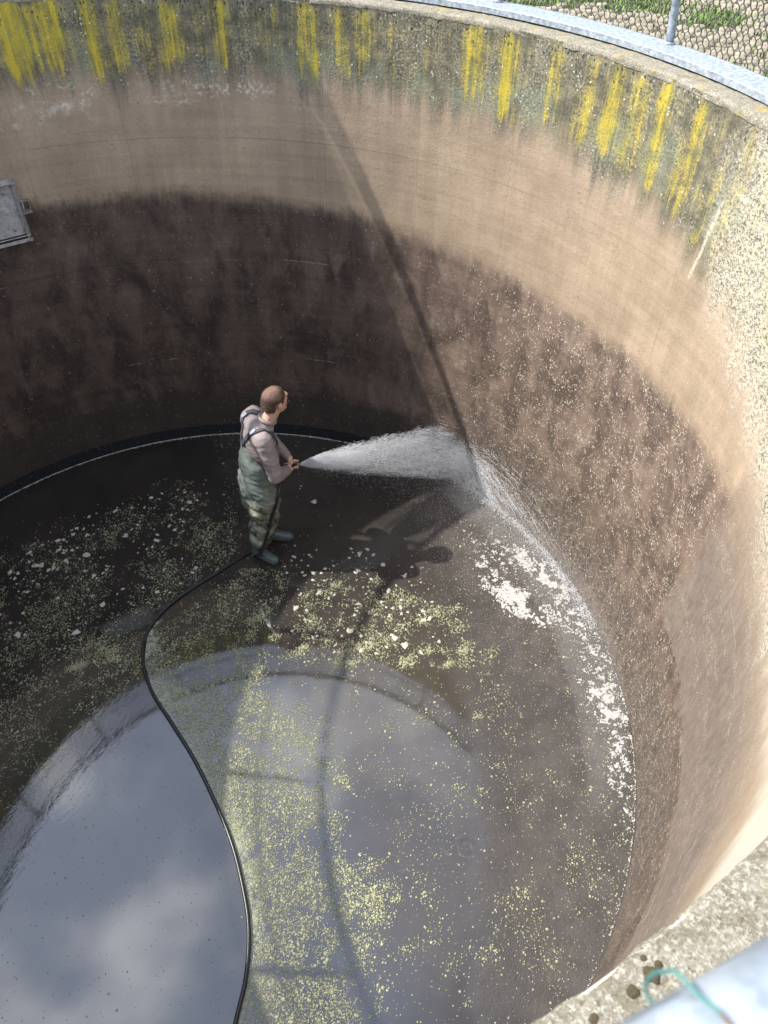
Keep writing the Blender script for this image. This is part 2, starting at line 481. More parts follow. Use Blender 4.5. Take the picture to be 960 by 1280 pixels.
def weed_build(g, b):
    P = g.pos()
    c = g.mix(g.noise(P, 7, 3), (.150, .178, .085), (.305, .318, .185))
    c = g.mix(g.mr(g.noise(P, 120, 1), .45, .65), c, (.44, .42, .28))
    g.put(b.inputs['Base Color'], c)
WEED = mat('duckweed', rough=.6, build=weed_build)
def weedf_build(g, b):
    P = g.pos()
    g.put(b.inputs['Base Color'], g.mix(g.noise(P, 9, 3), (.20, .23, .14), (.34, .36, .25)))
FILM = mat('pale_duckweed', rough=.6, build=weedf_build)
def foam_build(g, b):
    P = g.pos()
    c = g.mix(g.noise(P, 60, 3), (.34, .33, .31), (.54, .535, .52))
    g.put(b.inputs['Base Color'], c)
    g.put(b.inputs['Normal'], g.bump(g.voro(P, 160), .5, .004))
FOAM = mat('foam', rough=.7, build=foam_build)
def scum_build(g, b):
    P = g.pos()
    c = g.mix(g.mr(g.noise(P, 25, 4), .35, .65), (.38, .36, .28), (.54, .52, .46))
    g.put(b.inputs['Base Color'], c)
SCUM = mat('scum_flake', rough=.75, build=scum_build)

DROP = mat('water_droplets', (.96, .97, .99), rough=.4, ior=1.33)
_t = DROP.node_tree; _g = G(_t)
_tr = _t.nodes.new('ShaderNodeBsdfTranslucent'); _tr.inputs[0].default_value = (.96, .97, .99, 1)
_mx = _t.nodes.new('ShaderNodeMixShader'); _mx.inputs[0].default_value = .6
_t.links.new(_t.nodes['Principled BSDF'].outputs[0], _mx.inputs[1]); _t.links.new(_tr.outputs[0], _mx.inputs[2])
_t.links.new(_mx.outputs[0], _t.nodes['Material Output'].inputs[0])

def ground_build(g, b):
    P = g.pos()
    n = g.noise(P, 1.2, 5, .6)
    c = g.mix(g.mr(n, .35, .65), (.13, .11, .075), (.08, .068, .048))
    c = g.mix(g.mr(g.noise(P, 2.2, 5, .65), .52, .64)*.85, c, (.075, .105, .03))
    c = g.mul(c, g.mr(g.noise(P, 60, 3, .7), .3, .7, .6, 1.3, False))
    g.put(b.inputs['Base Color'], c)
    g.put(b.inputs['Normal'], g.bump(g.noise(P, 40, 4), .6, .02))
EARTH = mat('sandy_ground', rough=.95, build=ground_build)
def stone_build(g, b):
    P = g.pos()
    c = g.mix(g.sep(g.voro(P, 9, 'Color'))[0], (.22, .19, .13), (.33, .29, .215))
    g.put(b.inputs['Base Color'], g.mul(c, g.mr(g.noise(P, 50, 3, .7), .3, .7, .75, 1.15, False)))
STONE = mat('paving_stone', rough=.9, build=stone_build)
def grass_build(g, b):
    P = g.pos()
    g.put(b.inputs['Base Color'], g.mix(g.noise(P, 8, 3), (.085, .15, .025), (.17, .25, .055)))
GRASS = mat('weed_leaves', rough=.6, build=grass_build)

# ================================================================== GROUND (structure)
def annulus(name, r0, r1, z, m, nr, na=160, jig=0.0):
    v = []; f = []
    for i in range(nr+1):
        r = r0*(r1/r0)**(i/nr)
        for k in range(na):
            a = 2*PI*k/na
            v.append((r*math.cos(a), r*math.sin(a), z + (jig*vnoise(r*math.cos(a)*1.5, r*math.sin(a)*1.5) if 0 < i < nr else 0)))
    for i in range(nr):
        for k in range(na):
            l = (k+1) % na
            f.append((i*na+k, (i+1)*na+k, (i+1)*na+l, i*na+l))
    return mesh_obj(name, v, f, m, None, True)
tag(annulus('ground', 3.5, 600, GROUND, EARTH, 26, 160, .02), kind='structure')
# tank water
v = [(0, 0, 0)]; f = []
for i in range(1, 13):
    for k in range(128):
        a = 2*PI*k/128; v.append((R*1.003*i/12*math.cos(a), R*1.003*i/12*math.sin(a), 0))
for k in range(128): f.append((0, 1+k, 1+(k+1) % 128))
for i in range(11):
    for k in range(128):
        l = (k+1) % 128; a = 1+i*128
        f.append((a+k, a+128+k, a+128+l, a+l))
tag(mesh_obj('water', v, f, WATER, None, True), kind='structure')

# ================================================================== TANK WALL
tank = empty('tank_wall', (0, 0, 0), 'round concrete tank wall, brown below, streaked with yellow lichen under its rim', 'tank')
def ring_solid(name, prof, m, parent, na=192, smooth=True, jitter=None):
    """revolve a closed profile [(r,z)...]"""
    n = len(prof); v = []; f = []
    for k in range(na):
        a = 2*PI*k/na
        for i, (r, z) in enumerate(prof):
            dr = dz = 0
            if jitter: dr, dz = jitter(a, i)
            v.append(polar(r+dr, a, z+dz))
    for k in range(na):
        l = (k+1) % na
        for i in range(n):
            j = (i+1) % n
            f.append((k*n+i, l*n+i, l*n+j, k*n+j))
    return mesh_obj(name, v, f, m, parent, smooth)
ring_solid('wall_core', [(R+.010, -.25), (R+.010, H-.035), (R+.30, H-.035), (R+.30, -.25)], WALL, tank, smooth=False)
NA = 26; SEG = 8; GAP = .0022
def panel_mesh(lv, da):
    z0 = ZJ[lv] + (GAP*.5 if lv else -.1); z1 = ZJ[lv+1] - (GAP*.5 if lv < 3 else .012)
    a0 = .0011/R*.5; a1 = da - a0
    v = []; f = []
    for rr in (R, R+.011):
        for zz in (z0, z1):
            for k in range(SEG+1):
                a = a0 + (a1-a0)*k/SEG
                v.append(polar(rr, a, zz))
    n = SEG+1
    nb = len(v)
    for k in range(SEG): f.append((k, k+1, n+k+1, n+k))              # inner face
    # sides get their own vertices so that the inner face keeps its smooth normals
    sv = list(v)
    o = nb
    for k in range(SEG):
        f.append((o+n+k, o+n+k+1, o+3*n+k+1, o+3*n+k))               # top
        f.append((o+k+1, o+k, o+2*n+k, o+2*n+k+1))                   # bottom
    f.append((o, o+n, o+3*n, o+2*n)); f.append((o+n-1+n, o+n-1, o+3*n-1, o+4*n-1))
    v = v + sv
    me = bpy.data.meshes.new('concrete_panel')
    me.from_pydata(v, [], f)
    me.polygons.foreach_set('use_smooth', [i < SEG for i in range(len(f))])
    me.update(); me.materials.append(WALL)
    return me
DA = 2*PI/NA
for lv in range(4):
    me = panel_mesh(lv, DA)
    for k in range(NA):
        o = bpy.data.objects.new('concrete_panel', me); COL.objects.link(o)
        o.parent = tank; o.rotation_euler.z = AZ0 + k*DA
# rim: fine ring with chipped inner edge
def rim_mesh():
    prof = [(R-.002, H-.035), (R-.004, H-.016), (R+.003, H-.004), (R+.018, H), (R+.06, H+.002), (R+.12, H+.002), (R+.20, H), (R+.30, H-.002), (R+.31, H-.02), (R+.31, GROUND-.2)]
    na = 900; n = len(prof); v = []; f = []
    for k in range(na):
        a = 2*PI*k/na; ca, sa = math.cos(a), math.sin(a)
        for i, (r, z) in enumerate(prof):
            d = 0
            if i < 8:
                d = .0045*vnoise(ca*r*9, sa*r*9, z*9+i*.4) + .0035*vnoise(ca*r*40, sa*r*40, i*1.3)
            chip = 0
            if 0 < i < 4:
                q = vnoise(ca*16, sa*16, 3.3)
                chip = max(0, q-.22)*.035
            v.append(polar(r + (d if i < 3 else 0) + chip*.8, a, z + d - chip))
    for k in range(na):
        l = (k+1) % na
        for i in range(n-1):
            f.append((k*n+i, l*n+i, l*n+i+1, k*n+i+1))
    return mesh_obj('rim', v, f, RIM, tank, True)
rim_mesh()

# ================================================================== GUARD RAILING
rail = empty('guard_railing', (0, 0, H), 'galvanised steel guard railing with wire mesh standing on the tank rim', 'railing')
def world_child(o, root):
    o.parent = root; o.matrix_parent_inverse = Matrix.Translation(-Vector(root.location))
    return o
RR, RZ = 3.37, 4.94
world_child(ring_solid('base_ring', [(3.37, H+.012), (3.37, H+.045), (3.376, H+.049), (3.572, H+.049), (3.578, H+.045), (3.578, H+.012)], GALV, None, 192, False), rail)
def ring_tube(name, r, z, rad, m, n=14, na=288):
    mb = MB(); mb.tube([polar(r, 2*PI*k/na, z) for k in range(na)], rad, n, True)
    return world_child(mb.obj(name, m), rail)
ring_tube('top_rail', RR, RZ, .036, GALV)
ring_tube('mid_rail', 3.448, 4.50, .011, GALV, 8)
NP = 17
post_me = None
for k in range(NP):
    a = math.radians(12.2 + k*360/NP)
    if post_me is None:
        mb = MB()
        mb.tube(smooth_path([(3.535, 0, H+.05), (3.475, 0, H+.45), (3.435, 0, H+.70), (3.40, 0, H+.86), (RR+.005, 0, RZ)], 4), .0245, 12)
        mb.tube([(3.535, 0, H+.049), (3.535, 0, H+.062)], [.036, .030], 10)
        o = mb.obj('post', GALV); post_me = o.data
    else:
        o = bpy.data.objects.new('post', post_me); COL.objects.link(o)
    o.rotation_euler.z = a
    world_child(o, rail)
# wire netting on the outside of the posts: hexagonal twists, joined
def netting():
    seg = []
    W_, Hh = .047, .027
    n = int(round(2*PI*3.6/W_)); da = 2*PI/n
    rows = int(.86/(Hh*1.5)); z0 = H+.055
    for j in range(rows):
        off = .5*(j % 2)
        zb = z0 + j*Hh*1.5
        t = j/rows
        for k in range(n):
            a = (k+off)*da
            wob = .10*da*vnoise(k*.7, j*.9)
            wz = .004*vnoise(k*.9, j*.6, 4)
            seg.append(((a+wob, zb+wz), (a+wob, zb+Hh*.75+wz)))
            seg.append(((a+wob, zb+Hh*.75+wz), (a+.5*da, zb+Hh*1.5)))
            seg.append(((a+wob, zb+Hh*.75+wz), (a-.5*da, zb+Hh*1.5)))
    S = np.array(seg)
    def rad(z):
        return 3.560 - .150*np.clip((z-H)/.9, 0, 1)
    def P3(q):
        r = rad(q[:, 1]); return np.stack([r*np.cos(q[:, 0]), r*np.sin(q[:, 0]), q[:, 1]], -1)
    A, B = P3(S[:, 0]), P3(S[:, 1])
    T = B-A; T /= np.linalg.norm(T, axis=1)[:, None]
    rdir = A.copy(); rdir[:, 2] = 0; rdir /= np.linalg.norm(rdir, axis=1)[:, None]
    Nn = np.cross(T, rdir)
    w = .0024
    ring = [rdir*.0058, Nn*w*-.8 - rdir*.0028, Nn*w*.8 - rdir*.0028]      # wires deepened radially so the mesh casts more shade at grazing sun
    V_ = np.stack([A+ring[0], A+ring[1], A+ring[2], B+ring[0], B+ring[1], B+ring[2]], 1).reshape(-1, 3)
    base = (np.arange(len(A))*6)[:, None]
    F_ = np.concatenate([base + np.array([[0, 1, 4, 3]]), base + np.array([[1, 2, 5, 4]]), base + np.array([[2, 0, 3, 5]])])
    o = bulk('wire_mesh', V_, F_, WIRE)
    tag(o, kind='stuff')
    return world_child(o, rail)
netting()

# ================================================================== LOCATION OF THINGS ON THE WATER
def in_poly(poly):
    P = np.array(poly)
    def fn(x, y):
        ins = np.zeros(x.shape, bool); j = len(P)-1
        for i in range(len(P)):
            xi, yi = P[i]; xj, yj = P[j]
            c = ((yi > y) != (yj > y)) & (x < (xj-xi)*(y-yi)/(yj-yi+1e-12)+xi)
            ins ^= c; j = i
        return ins
    return fn
def nz(x, y, s, seed=0.0, oct=3):
    return np.array([mnoise.fractal((a*s, b*s, seed), 1.0, 2.0, oct) for a, b in zip(x, y)])
def disc(n, rmax=R-.02):
    r = np.sqrt(rng.random(n))*rmax; a = rng.random(n)*2*PI
    return r*np.cos(a), r*np.sin(a)
HOSE = [(.654, 1.365), (.306, 1.226), (-.003, 1.10), (-.236, .955), (-.385, .775), (-.449, .526), (-.43, .227), (-.336, -.105), (-.239, -.453), (-.166, -.834), (-.127, -1.145), (-.127, -1.448), (-.153, -1.693), (-.234, -1.946), (-.351, -2.156), (-.48, -2.42), (-.57, -2.70), (-.60, -2.95), (-.61, -3.09)]
hx = np.array([p[0] for p in HOSE])[::-1]; hy = np.array([p[1] for p in HOSE])[::-1]
def hose_x(y): return np.interp(y, hy, hx)

def flakes(name, x, y, size, h, material, lab, nside=6, zoff=.002, irregular=.35, elong=.0, dome=True):
    n = len(x)
    ang = rng.random(n)*2*PI
    k = np.arange(nside)*2*PI/nside
    rad = size[:, None]*(1 + irregular*(rng.random((n, nside))*2-1))
    el = 1 + elong*rng.random(n)
    lx = rad*np.cos(k)*el[:, None]; ly = rad*np.sin(k)
    px = x[:, None] + lx*np.cos(ang)[:, None] - ly*np.sin(ang)[:, None]
    py = y[:, None] + lx*np.sin(ang)[:, None] + ly*np.cos(ang)[:, None]
    zc = zoff + rng.random(n)*.001
    tz = zc + h*(.6+.8*rng.random(n))
    top = np.stack([x, y, tz], -1)[:, None, :]
    # mid ring lifted, outer ring at water
    bot = np.stack([px, py, np.repeat((zc-.0015)[:, None], nside, 1)], -1)
    mx = x[:, None] + (px-x[:, None])*.78; my = y[:, None] + (py-y[:, None])*.78
    mid = np.stack([mx, my, np.repeat((zc + h*.75)[:, None], nside, 1)], -1)
    V_ = np.concatenate([top, mid, bot], 1).reshape(-1, 3)
    st = 1+2*nside
    base = (np.arange(n)*st)[:, None]
    Fs = []
    for i in range(nside):
        j = (i+1) % nside
        Fs.append(base + np.array([[0, 1+i, 1+j]]))
        Fs.append(base + np.array([[1+i, 1+nside+i, 1+nside+j]]))
        Fs.append(base + np.array([[1+i, 1+nside+j, 1+j]]))
    o = bulk(name, V_, np.concatenate(Fs), material, None, True)
    tag(o, lab, kind='stuff')
    return o

# ---- duckweed everywhere on the tank water
def weed_density(x, y):
    d = np.zeros_like(x)
    right_of = x - hose_x(y)
    c1 = nz(x, y, 3.0, 1.7, 4); c2 = nz(x, y, 9.0, 5.1, 3)
    # shaded left half
    left = (right_of < 0)
    lz = np.clip((1.6 - np.abs(y - .95))/.8, 0, 1)*np.clip((2.6-y)/.5, 0, 1)
    shade = (y > (x*.9 + 1.05*np.clip(-x, 0, 3)*0 - .1))
    skyside = (y < .52 + .95*(x+.42))
    d += left*np.where(skyside, .012, .46*lz*np.clip(.55 + c1*1.1 + c2*.9, .03, 1.5))
    patch = np.exp(-(((x+.86)/.35)**2 + ((y-.62)/.16)**2)); d += left*patch*.5*np.clip(.5+c2*1.5, 0, 1.5)
    top = in_poly([(-.8, 2.3), (.1, 2.65), (.62, 2.35), (.45, 1.7), (-.6, 1.5)])(x, y)
    d += left*top*.25*np.clip(.2 + c1*1.2 + c2, 0, 1)
    # bay right of the hose, behind the man: dense little grains in the shade
    bay = in_poly([(-.30, .80), (.55, 1.22), (.98, 1.0), (.55, .45), (.25, .28), (-.25, .30), (-.40, .45)])(x, y)
    d += bay*.75*np.clip(.55 + c1*.7 + c2*1.2, .1, 1.4)
    # chunky lit clumps
    ck = in_poly([(.62, .98), (1.05, .75), (1.6, .62), (2.2, .05), (2.25, -.55), (1.75, -.38), (1.35, -.25), (.9, -.05), (.40, .30), (.35, .6)])(x, y)
    d += ck*.9*np.clip(c1*1.7 + c2*1.6 + .05, 0, 1.4)
    # lit veil along the hose
    w = np.clip((right_of)/.10, 0, 1)*np.clip((.92 - right_of + .25*c1)/.35, 0, 1)
    veil = (right_of > 0)*w*np.clip((.42 - y)/.3, 0, 1)
    d += veil*2.4*np.clip(.62 + c1*.6 + c2*.9, .05, 1.5)
    far = (right_of > .65)*(y < .1)*(x < 2.2)
    d += far*.20*np.clip(c1*1.6 + c2*1.2 - .12, 0, 1.2)
    rr = np.hypot(x, y)
    d += .035*(right_of > 0)
    d += (x > 1.9)*(y < -.3)*np.clip((rr-2.55)/.5, 0, 1)*.22*np.clip(.4 + c2*1.2, 0, 1)
    d *= 1 - .9*((y > .9)*(x > 1.05)) 
    return d
X, Y = disc(620000)
dn = weed_density(X, Y)
keep = rng.random(len(X)) < dn*.60
X, Y = X[keep], Y[keep]
sz = np.clip(rng.lognormal(math.log(.0030), .45, len(X)), .0015, .011)
flakes('duckweed', X, Y, sz, .0016, WEED, 'tiny pale green duckweed grains floating all over the tank water', 5)
# pale film hugging the inside of the hose bend: a thin floating skin with ragged holes
def film_sheet():
    ys = np.linspace(-2.62, .90, 120); nt = 12; V_ = []; F_ = []; fade = []
    for y_ in ys:
        w_ = np.interp(y_, [-2.62, -1.6, -.9, -.3, .2, .55, .90], [.34, .36, .44, .66, .62, .36, .16])
        for k in range(nt):
            t_ = k/(nt-1)
            V_.append((hose_x(y_) + .010 + w_*t_, y_, .0016)); fade.append(t_)
    for i in range(len(ys)-1):
        for k in range(nt-1):
            F_.append((i*nt+k, i*nt+k+1, (i+1)*nt+k+1, (i+1)*nt+k))
    def build(g, b):
        P = g.pos(); x, y, z = g.sep(P)
        at = g.n.new('ShaderNodeAttribute'); at.attribute_name = 'edge_distance'
        fd = V(g, at.outputs['Fac'])
        n1 = g.noise(P, 5, 5, .6, .4); n2 = g.noise(P, 26, 4, .65); gr = g.noise(P, 210, 2, .7)
        c = g.mix(g.mr(n2, .35, .65), (.24, .27, .19), (.36, .375, .285))
        c = g.mix(g.mr(gr, .52, .62), c, (.42, .43, .32))
        g.put(b.inputs['Base Color'], c)
        a = g.mr(gr + (n1 - .5)*.75 + (n2 - .5)*.45 - fd*.42, .34, .60)
        g.put(b.inputs['Alpha'], a*.92)
    fm = mat('weed_skin', rough=.5, build=build)
    o = mesh_obj('pale_weed_film', V_, F_, fm)
    at = o.data.attributes.new('edge_distance', 'FLOAT', 'POINT')
    at.data.foreach_set('value', fade)
    tag(o, 'milky green weed film gathered along the inner side of the hose', kind='stuff')
film_sheet()

# ---- clumps of duckweed
cxs, cys = [], []
def clumps(poly, n, seed):
    x, y = disc(60000); m_ = in_poly(poly)(x, y); x, y = x[m_], y[m_]
    return x[:n], y[:n]
cl_x, cl_y = [], []
for poly, n, per in (
        ([(.45, .85), (1.0, .9), (1.7, .62), (2.25, .05), (2.25, -.5), (1.4, -.25), (.6, .2)], 62, 26),
        ([(.84, -.6), (1.5, -.45), (2.05, -1.1), (1.9, -1.5), (.95, -1.3)], 14, 14),
        ([(.5, -1.8), (1.45, -1.85), (1.6, -2.2), (1.0, -2.5), (.4, -2.4)], 18, 15),
        ([(-.9, .9), (-.5, .9), (-.6, .6), (-1.2, .4)], 8, 26)):
    x, y = clumps(poly, n, 0)
    for a, b_ in zip(x, y):
        k = int(per*3.6*(.15+1.3*rng.random()**1.5)); s = .014 + .040*rng.random()
        cl_x.append(a + rng.normal(0, s*1.5, k)); cl_y.append(b_ + rng.normal(0, s, k))
cl_x = np.concatenate(cl_x); cl_y = np.concatenate(cl_y)
flakes('duckweed_clumps', cl_x, cl_y, np.clip(rng.lognormal(math.log(.0032), .5, len(cl_x)), .0014, .011), .003, WEED, 'yellowish duckweed gathered in small rafts on the sunlit water', 6)

# ---- pale scum flakes
sx, sy = [], []
for poly, n in (([(1.0, 1.35), (1.74, 1.0), (2.15, .5), (1.9, .1), (1.03, .40), (.75, .70)], 95),
                ([(-1.45, 2.0), (-.52, 2.45), (-.55, 1.5), (-1.35, 1.6)], 85),
                ([(-.5, 2.4), (.62, 2.5), (.55, 2.0), (-.3, 1.7)], 45),
                ([(-1.6, 1.6), (.4, 1.6), (.1, 1.2), (-1.6, .9)], 40),
                ([(.7, .5), (2.0, .3), (2.1, -.3), (.9, .0)], 60)):
    x, y = clumps(poly, n, 0); sx.append(x); sy.append(y)
sx = np.concatenate(sx + [np.array([1.335, 1.393, 1.41, 1.36])]); sy = np.concatenate(sy + [np.array([2.02, 1.80, 1.79, 2.05])])
flakes('scum_flakes', sx, sy, np.clip(rng.lognormal(math.log(.0092), .5, len(sx)), .003, .026), .0028, SCUM, 'whitish scum flakes drifting on the dark tank water', 9, .003, .5, .7)

# ---- white foam where the water runs off the wall
def foam_pts(n, c, ax, sa, sc, s, thr, seed):
    """lacy patch round c, long axis ax, spreads sa and sc"""
    t = rng.normal(0, 1, n); w = rng.normal(0, 1, n)
    ax = np.array(ax)/np.hypot(*ax); pr = np.array([-ax[1], ax[0]])
    x = c[0] + ax[0]*t*sa + pr[0]*w*sc; y = c[1] + ax[1]*t*sa + pr[1]*w*sc
    v_ = nz(x, y, s, seed, 3) + .6*nz(x, y, s*4.1, seed+4, 3)
    k = (v_ > thr + .14*(t*t + w*w) + .06*rng.normal(0, 1, n)) & (np.hypot(x, y) < R-.01)
    return x[k], y[k]
fx, fy = [], []
for arg in ((4600, (2.70, -.04), (.35, -.75), .20, .075, 7, -.38, 1.0),
            (2600, (2.64, .26), (.30, -.60), .20, .05, 11, .06, 2.0),
            (6800, (3.07, .20), (.30, -.95), .27, .075, 12, -.02, 3.0),
            (3600, (3.06, -.28), (.10, -1.0), .20, .085, 16, .12, 4.0),
            (2200, (3.02, -.74), (-.10, -1.0), .20, .10, 19, .18, 5.0),
            (5600, (2.88, -1.13), (-.25, -.95), .17, .10, 14, .02, 6.0),
            (3500, (2.66, -1.65), (-.45, -.85), .30, .07, 16, .12, 7.0),
            (4000, (2.78, .55), (.30, -.95), .30, .16, 18, .20, 8.0)):
    a, b_ = foam_pts(*arg); fx.append(a); fy.append(b_)
fx = np.concatenate(fx); fy = np.concatenate(fy)
flakes('foam', fx, fy, np.clip(rng.lognormal(math.log(.0036), .5, len(fx)), .0015, .010), .0025, FOAM, 'white foam floating where the sprayed water runs off the wall', 7, .002, .4, .6)
# thin pale thread of flakes along the foot of the wall
a = rng.random(3600); a = np.radians(np.where(a < .84, 38 + a/.84*90, -66 + (a-.84)/.16*92)); a = a[(nz(np.cos(a), np.sin(a), 9, 2.0, 3) > -.12) | (a > 1.0)]
rr_ = R - .010 - rng.exponential(.004, len(a))
flakes('pale_thread', rr_*np.cos(a), rr_*np.sin(a), np.clip(rng.lognormal(math.log(.0034), .3, len(a)), .002, .007), .002, SCUM, 'thin pale thread along the foot of the curved wall', 5)

# ================================================================== HOSE
def hose():
    pts = [(x, y, .013) for x, y in HOSE]
    pts += [(-.615, -3.165, .10), (-.617, -3.200, .5), (-.617, -3.202, 2.0), (-.617, -3.20, 3.6), (-.62, -3.19, 3.98), (-.65, -3.26, 4.06), (-.69, -3.42, 4.09), (-.74, -3.62, 4.03), (-.78, -3.78, 3.7), (-.85, -3.95, 3.43), (-1.1, -4.4, 3.42)]
    up_ = [(.690, 1.300, .035), (.722, 1.205, .12), (.775, 1.155, .34), (.850, 1.150, .58), (.930, 1.185, .77), (.985, 1.270, .87), (1.02, 1.37, .917), (1.05, 1.395, .918)]
    return list(reversed(up_)) + pts
def rubber_build(g, b):
    g.put(b.inputs['Base Color'], g.mix(g.noise(g.pos(), 40, 3), (.010, .010, .011), (.03, .03, .032)))
RUBBER = mat('black_rubber', rough=.28, build=rubber_build)
mb = MB(); mb.tube(smooth_path(hose(), 7), .0135, 10)
tag(mb.obj('hose', RUBBER), 'black rubber hose curving over the water to the spray nozzle', 'hose')

# ================================================================== WALL HATCH
def hatch_build(g, b):
    P = g.pos()
    c = g.mix(g.mr(g.noise(P, 18, 5, .65), .3, .7), (.30, .30, .29), (.50, .50, .49))
    c = g.mix(g.mr(g.noise(P, 45, 3), .58, .66)*.7, c, (.16, .12, .08))
    c = g.mix(g.mr(g.noise(P, 9, 5, .7), .52, .66)*.55, c, (.20, .175, .14))
    c = g.mix(g.math('LESS_THAN', g.voro(P, 55), .14), c, (.08, .07, .06))
    g.put(b.inputs['Base Color'], c)
HATCH = mat('dull_sheet_steel', rough=.55, metal=.25, build=hatch_build)
RUST = mat('grimy_steel', rough=.8, build=lambda g, b: g.put(b.inputs['Base Color'], g.mix(g.noise(g.pos(), 50, 4), (.10, .085, .06), (.30, .27, .22))))
HA = math.radians(103.6); HC = Vector(polar(R, HA, 2.625))
hatch = empty('wall_hatch', HC, 'grey sheet steel hatch with turned up edges bolted to the shaded wall', 'hatch')
hatch.rotation_euler.z = HA + PI/2       # local x along the wall (towards smaller azimuth: -x), y = outwards of the tank: -y inwards
W2, H2, D0 = .315, .205, .075
def hbox(name, boxes, m=HATCH, par=hatch):
    mb = MB()
    for c, s, *r in boxes: mb.box(c, s, r[0] if r else None)
    o = mb.obj(name, m, None, False)
    o.parent = par; return o
# in this frame x runs along the wall, +y points into the tank after the turn
S_ = 1.0
def hy(d): return d                      # distance from the wall into the tank
hbox('panel', [((0, hy(.050), 0), (2*W2, .006, 2*H2))])
Rx = lambda a: Matrix.Rotation(a, 3, 'X'); Rz = lambda a: Matrix.Rotation(a, 3, 'Z')
hbox('flange', [((W2+.006, hy(.068), 0), (.005, .062, 2*H2+.05), Rz(.55))])
hbox('flange', [((-W2-.006, hy(.068), 0), (.005, .062, 2*H2+.05), Rz(-.55))])
hbox('flange', [((0, hy(.066), H2+.008), (2*W2+.03, .058, .005), Rx(-.35))])
hbox('flange', [((0, hy(.066), -H2-.012), (2*W2+.03, .058, .005), Rx(.5)), ((0, hy(.093), -H2-.034), (2*W2+.04, .005, .026))])
hbox('back_frame', [((W2-.02, hy(.024), 0), (.04, .048, 2*H2)), ((-W2+.02, hy(.024), 0), (.04, .048, 2*H2)), ((0, hy(.024), H2-.02), (2*W2-.08, .048, .04)), ((0, hy(.024), -H2+.02), (2*W2-.08, .048, .04))], RUST)
for sx in (-1, 1):
    br = hbox('hinge_bracket', [((sx*(W2+.055), hy(.008), .0), (.085, .010, .10)), ((sx*(W2+.045), hy(.045), .045), (.085, .07, .007), Rx(.2)), ((sx*(W2+.045), hy(.045), -.035), (.085, .07, .007), Rx(-.25)), ((sx*(W2+.078), hy(.035), .005), (.007, .055, .075))], RUST)
    mb = MB(); mb.tube([(sx*(W2+.03), .06, -.05), (sx*(W2+.03), .06, .06)], .007, 8); o = mb.obj('hinge_pin', HATCH); o.parent = br
for bx, bz in ((.23, .13), (.23, -.16), (.08, -.17), (-.08, -.17), (-.23, -.16), (-.23, .13)):
    mb = MB(); mb.tube([(bx, .052, bz), (bx, .062, bz)], .011, 6); o = mb.obj('bolt', RUST, None, False); o.parent = hatch
# light strip of sealant and slot seen near the lower edge
hbox('slot_cover', [((.20, hy(.056), -.155), (.07, .006, .012))], GALV)

# ================================================================== THINGS ON THE NEAR RIM
def moss_build(g, b):
    P = g.pos()
    g.put(b.inputs['Base Color'], g.mix(g.noise(P, 160, 4, .7), (.030, .024, .012), (.11, .085, .045)))
    g.put(b.inputs['Normal'], g.bump(g.noise(P, 300, 3), .8, .004))
MOSS = mat('dark_moss', rough=1, build=moss_build)
def moss(x, y, r, lab):
    mb = MB(); mb.ball((0, 0, 0), (r, r, r*.42), 40, 20)
    v = []
    for p in mb.v:
        p = Vector(p); k = 1 + .34*vnoise(p.x*75+x*50, p.y*75, p.z*75+y*31, 4)
        v.append((p.x*k, p.y*k, max(p.z*k, -.004)))
    rr = math.hypot(x, y)
    o = mesh_obj('moss_clump', v, mb.f, MOSS, None, True, (x, y, H + (.001 if rr > R+.02 else -.004)))
    return tag(o, lab, 'moss', 'moss clumps on the concrete rim')
moss(.5042, -3.2324, .0125, 'largest dark round moss clump on the near rim beside the green wire')
moss(.4648, -3.2402, .0095, 'round dark moss clump left of the largest one on the near rim')
moss(.5215, -3.2244, .0060, 'small dark moss clump just above the largest one on the near rim')
moss(.5072, -3.2080, .0058, 'small dark moss clump at the inner edge of the near rim')
moss(.3919, -3.2489, .0080, 'dark moss clump lowest in the picture on the near rim')
mb = MB(); mb.ball((0, 0, 0), (.010, .008, .006), 12, 8)
GRIT = mat('reddish_stone', rough=.9, build=lambda g, b: g.put(b.inputs['Base Color'], g.mix(g.noise(g.pos(), 120, 3), (.30, .16, .09), (.42, .28, .18))))
o = mesh_obj('pebble', [tuple(Vector(p)*(1+.2*vnoise(p[0]*120, p[1]*120, p[2]*120))) for p in mb.v], mb.f, GRIT, None, True, (.315, -3.243, H-.001))
tag(o, 'small reddish pebble at the edge of the near rim', 'pebble')

def tie_build(g, b):
    P = g.pos(); x, y, z = g.sep(P)
    rr = g.math('SQRT', x*x + y*y)
    f = g.mr(rr + (g.noise(P, 160, 3) - .5)*.012, 3.346, 3.351)
    g.put(b.inputs['Base Color'], g.mix(f, (.075, .20, .18), (.13, .075, .05)))
TIE = mat('green_coated_wire', rough=.5, build=tie_build)
ta = math.atan2(-3.3315, .1391)
pts = []
for k, w in enumerate(np.linspace(215, -50, 22)):
    rad_ = .0386 + (.006 if 150 < w < 205 else .0) + .0008*math.sin(k*1.3)
    a = ta + .0022*(k-9)/13 + (.0006 if k < 4 else 0)
    pts.append(polar(RR + rad_*math.cos(math.radians(w)), a, RZ + rad_*math.sin(math.radians(w))))
pts = [Vector(pts[0]) + Vector((-.012, .002, -.02))] + pts + [Vector(pts[-1]) + Vector((.018, -.004, -.015))]
mb = MB(); mb.tube(smooth_path(pts, 4), .00095, 10)
tag(mb.obj('tie_wire', TIE), 'bent green plastic coated wire, partly rusty, looped over the near handrail', 'wire')

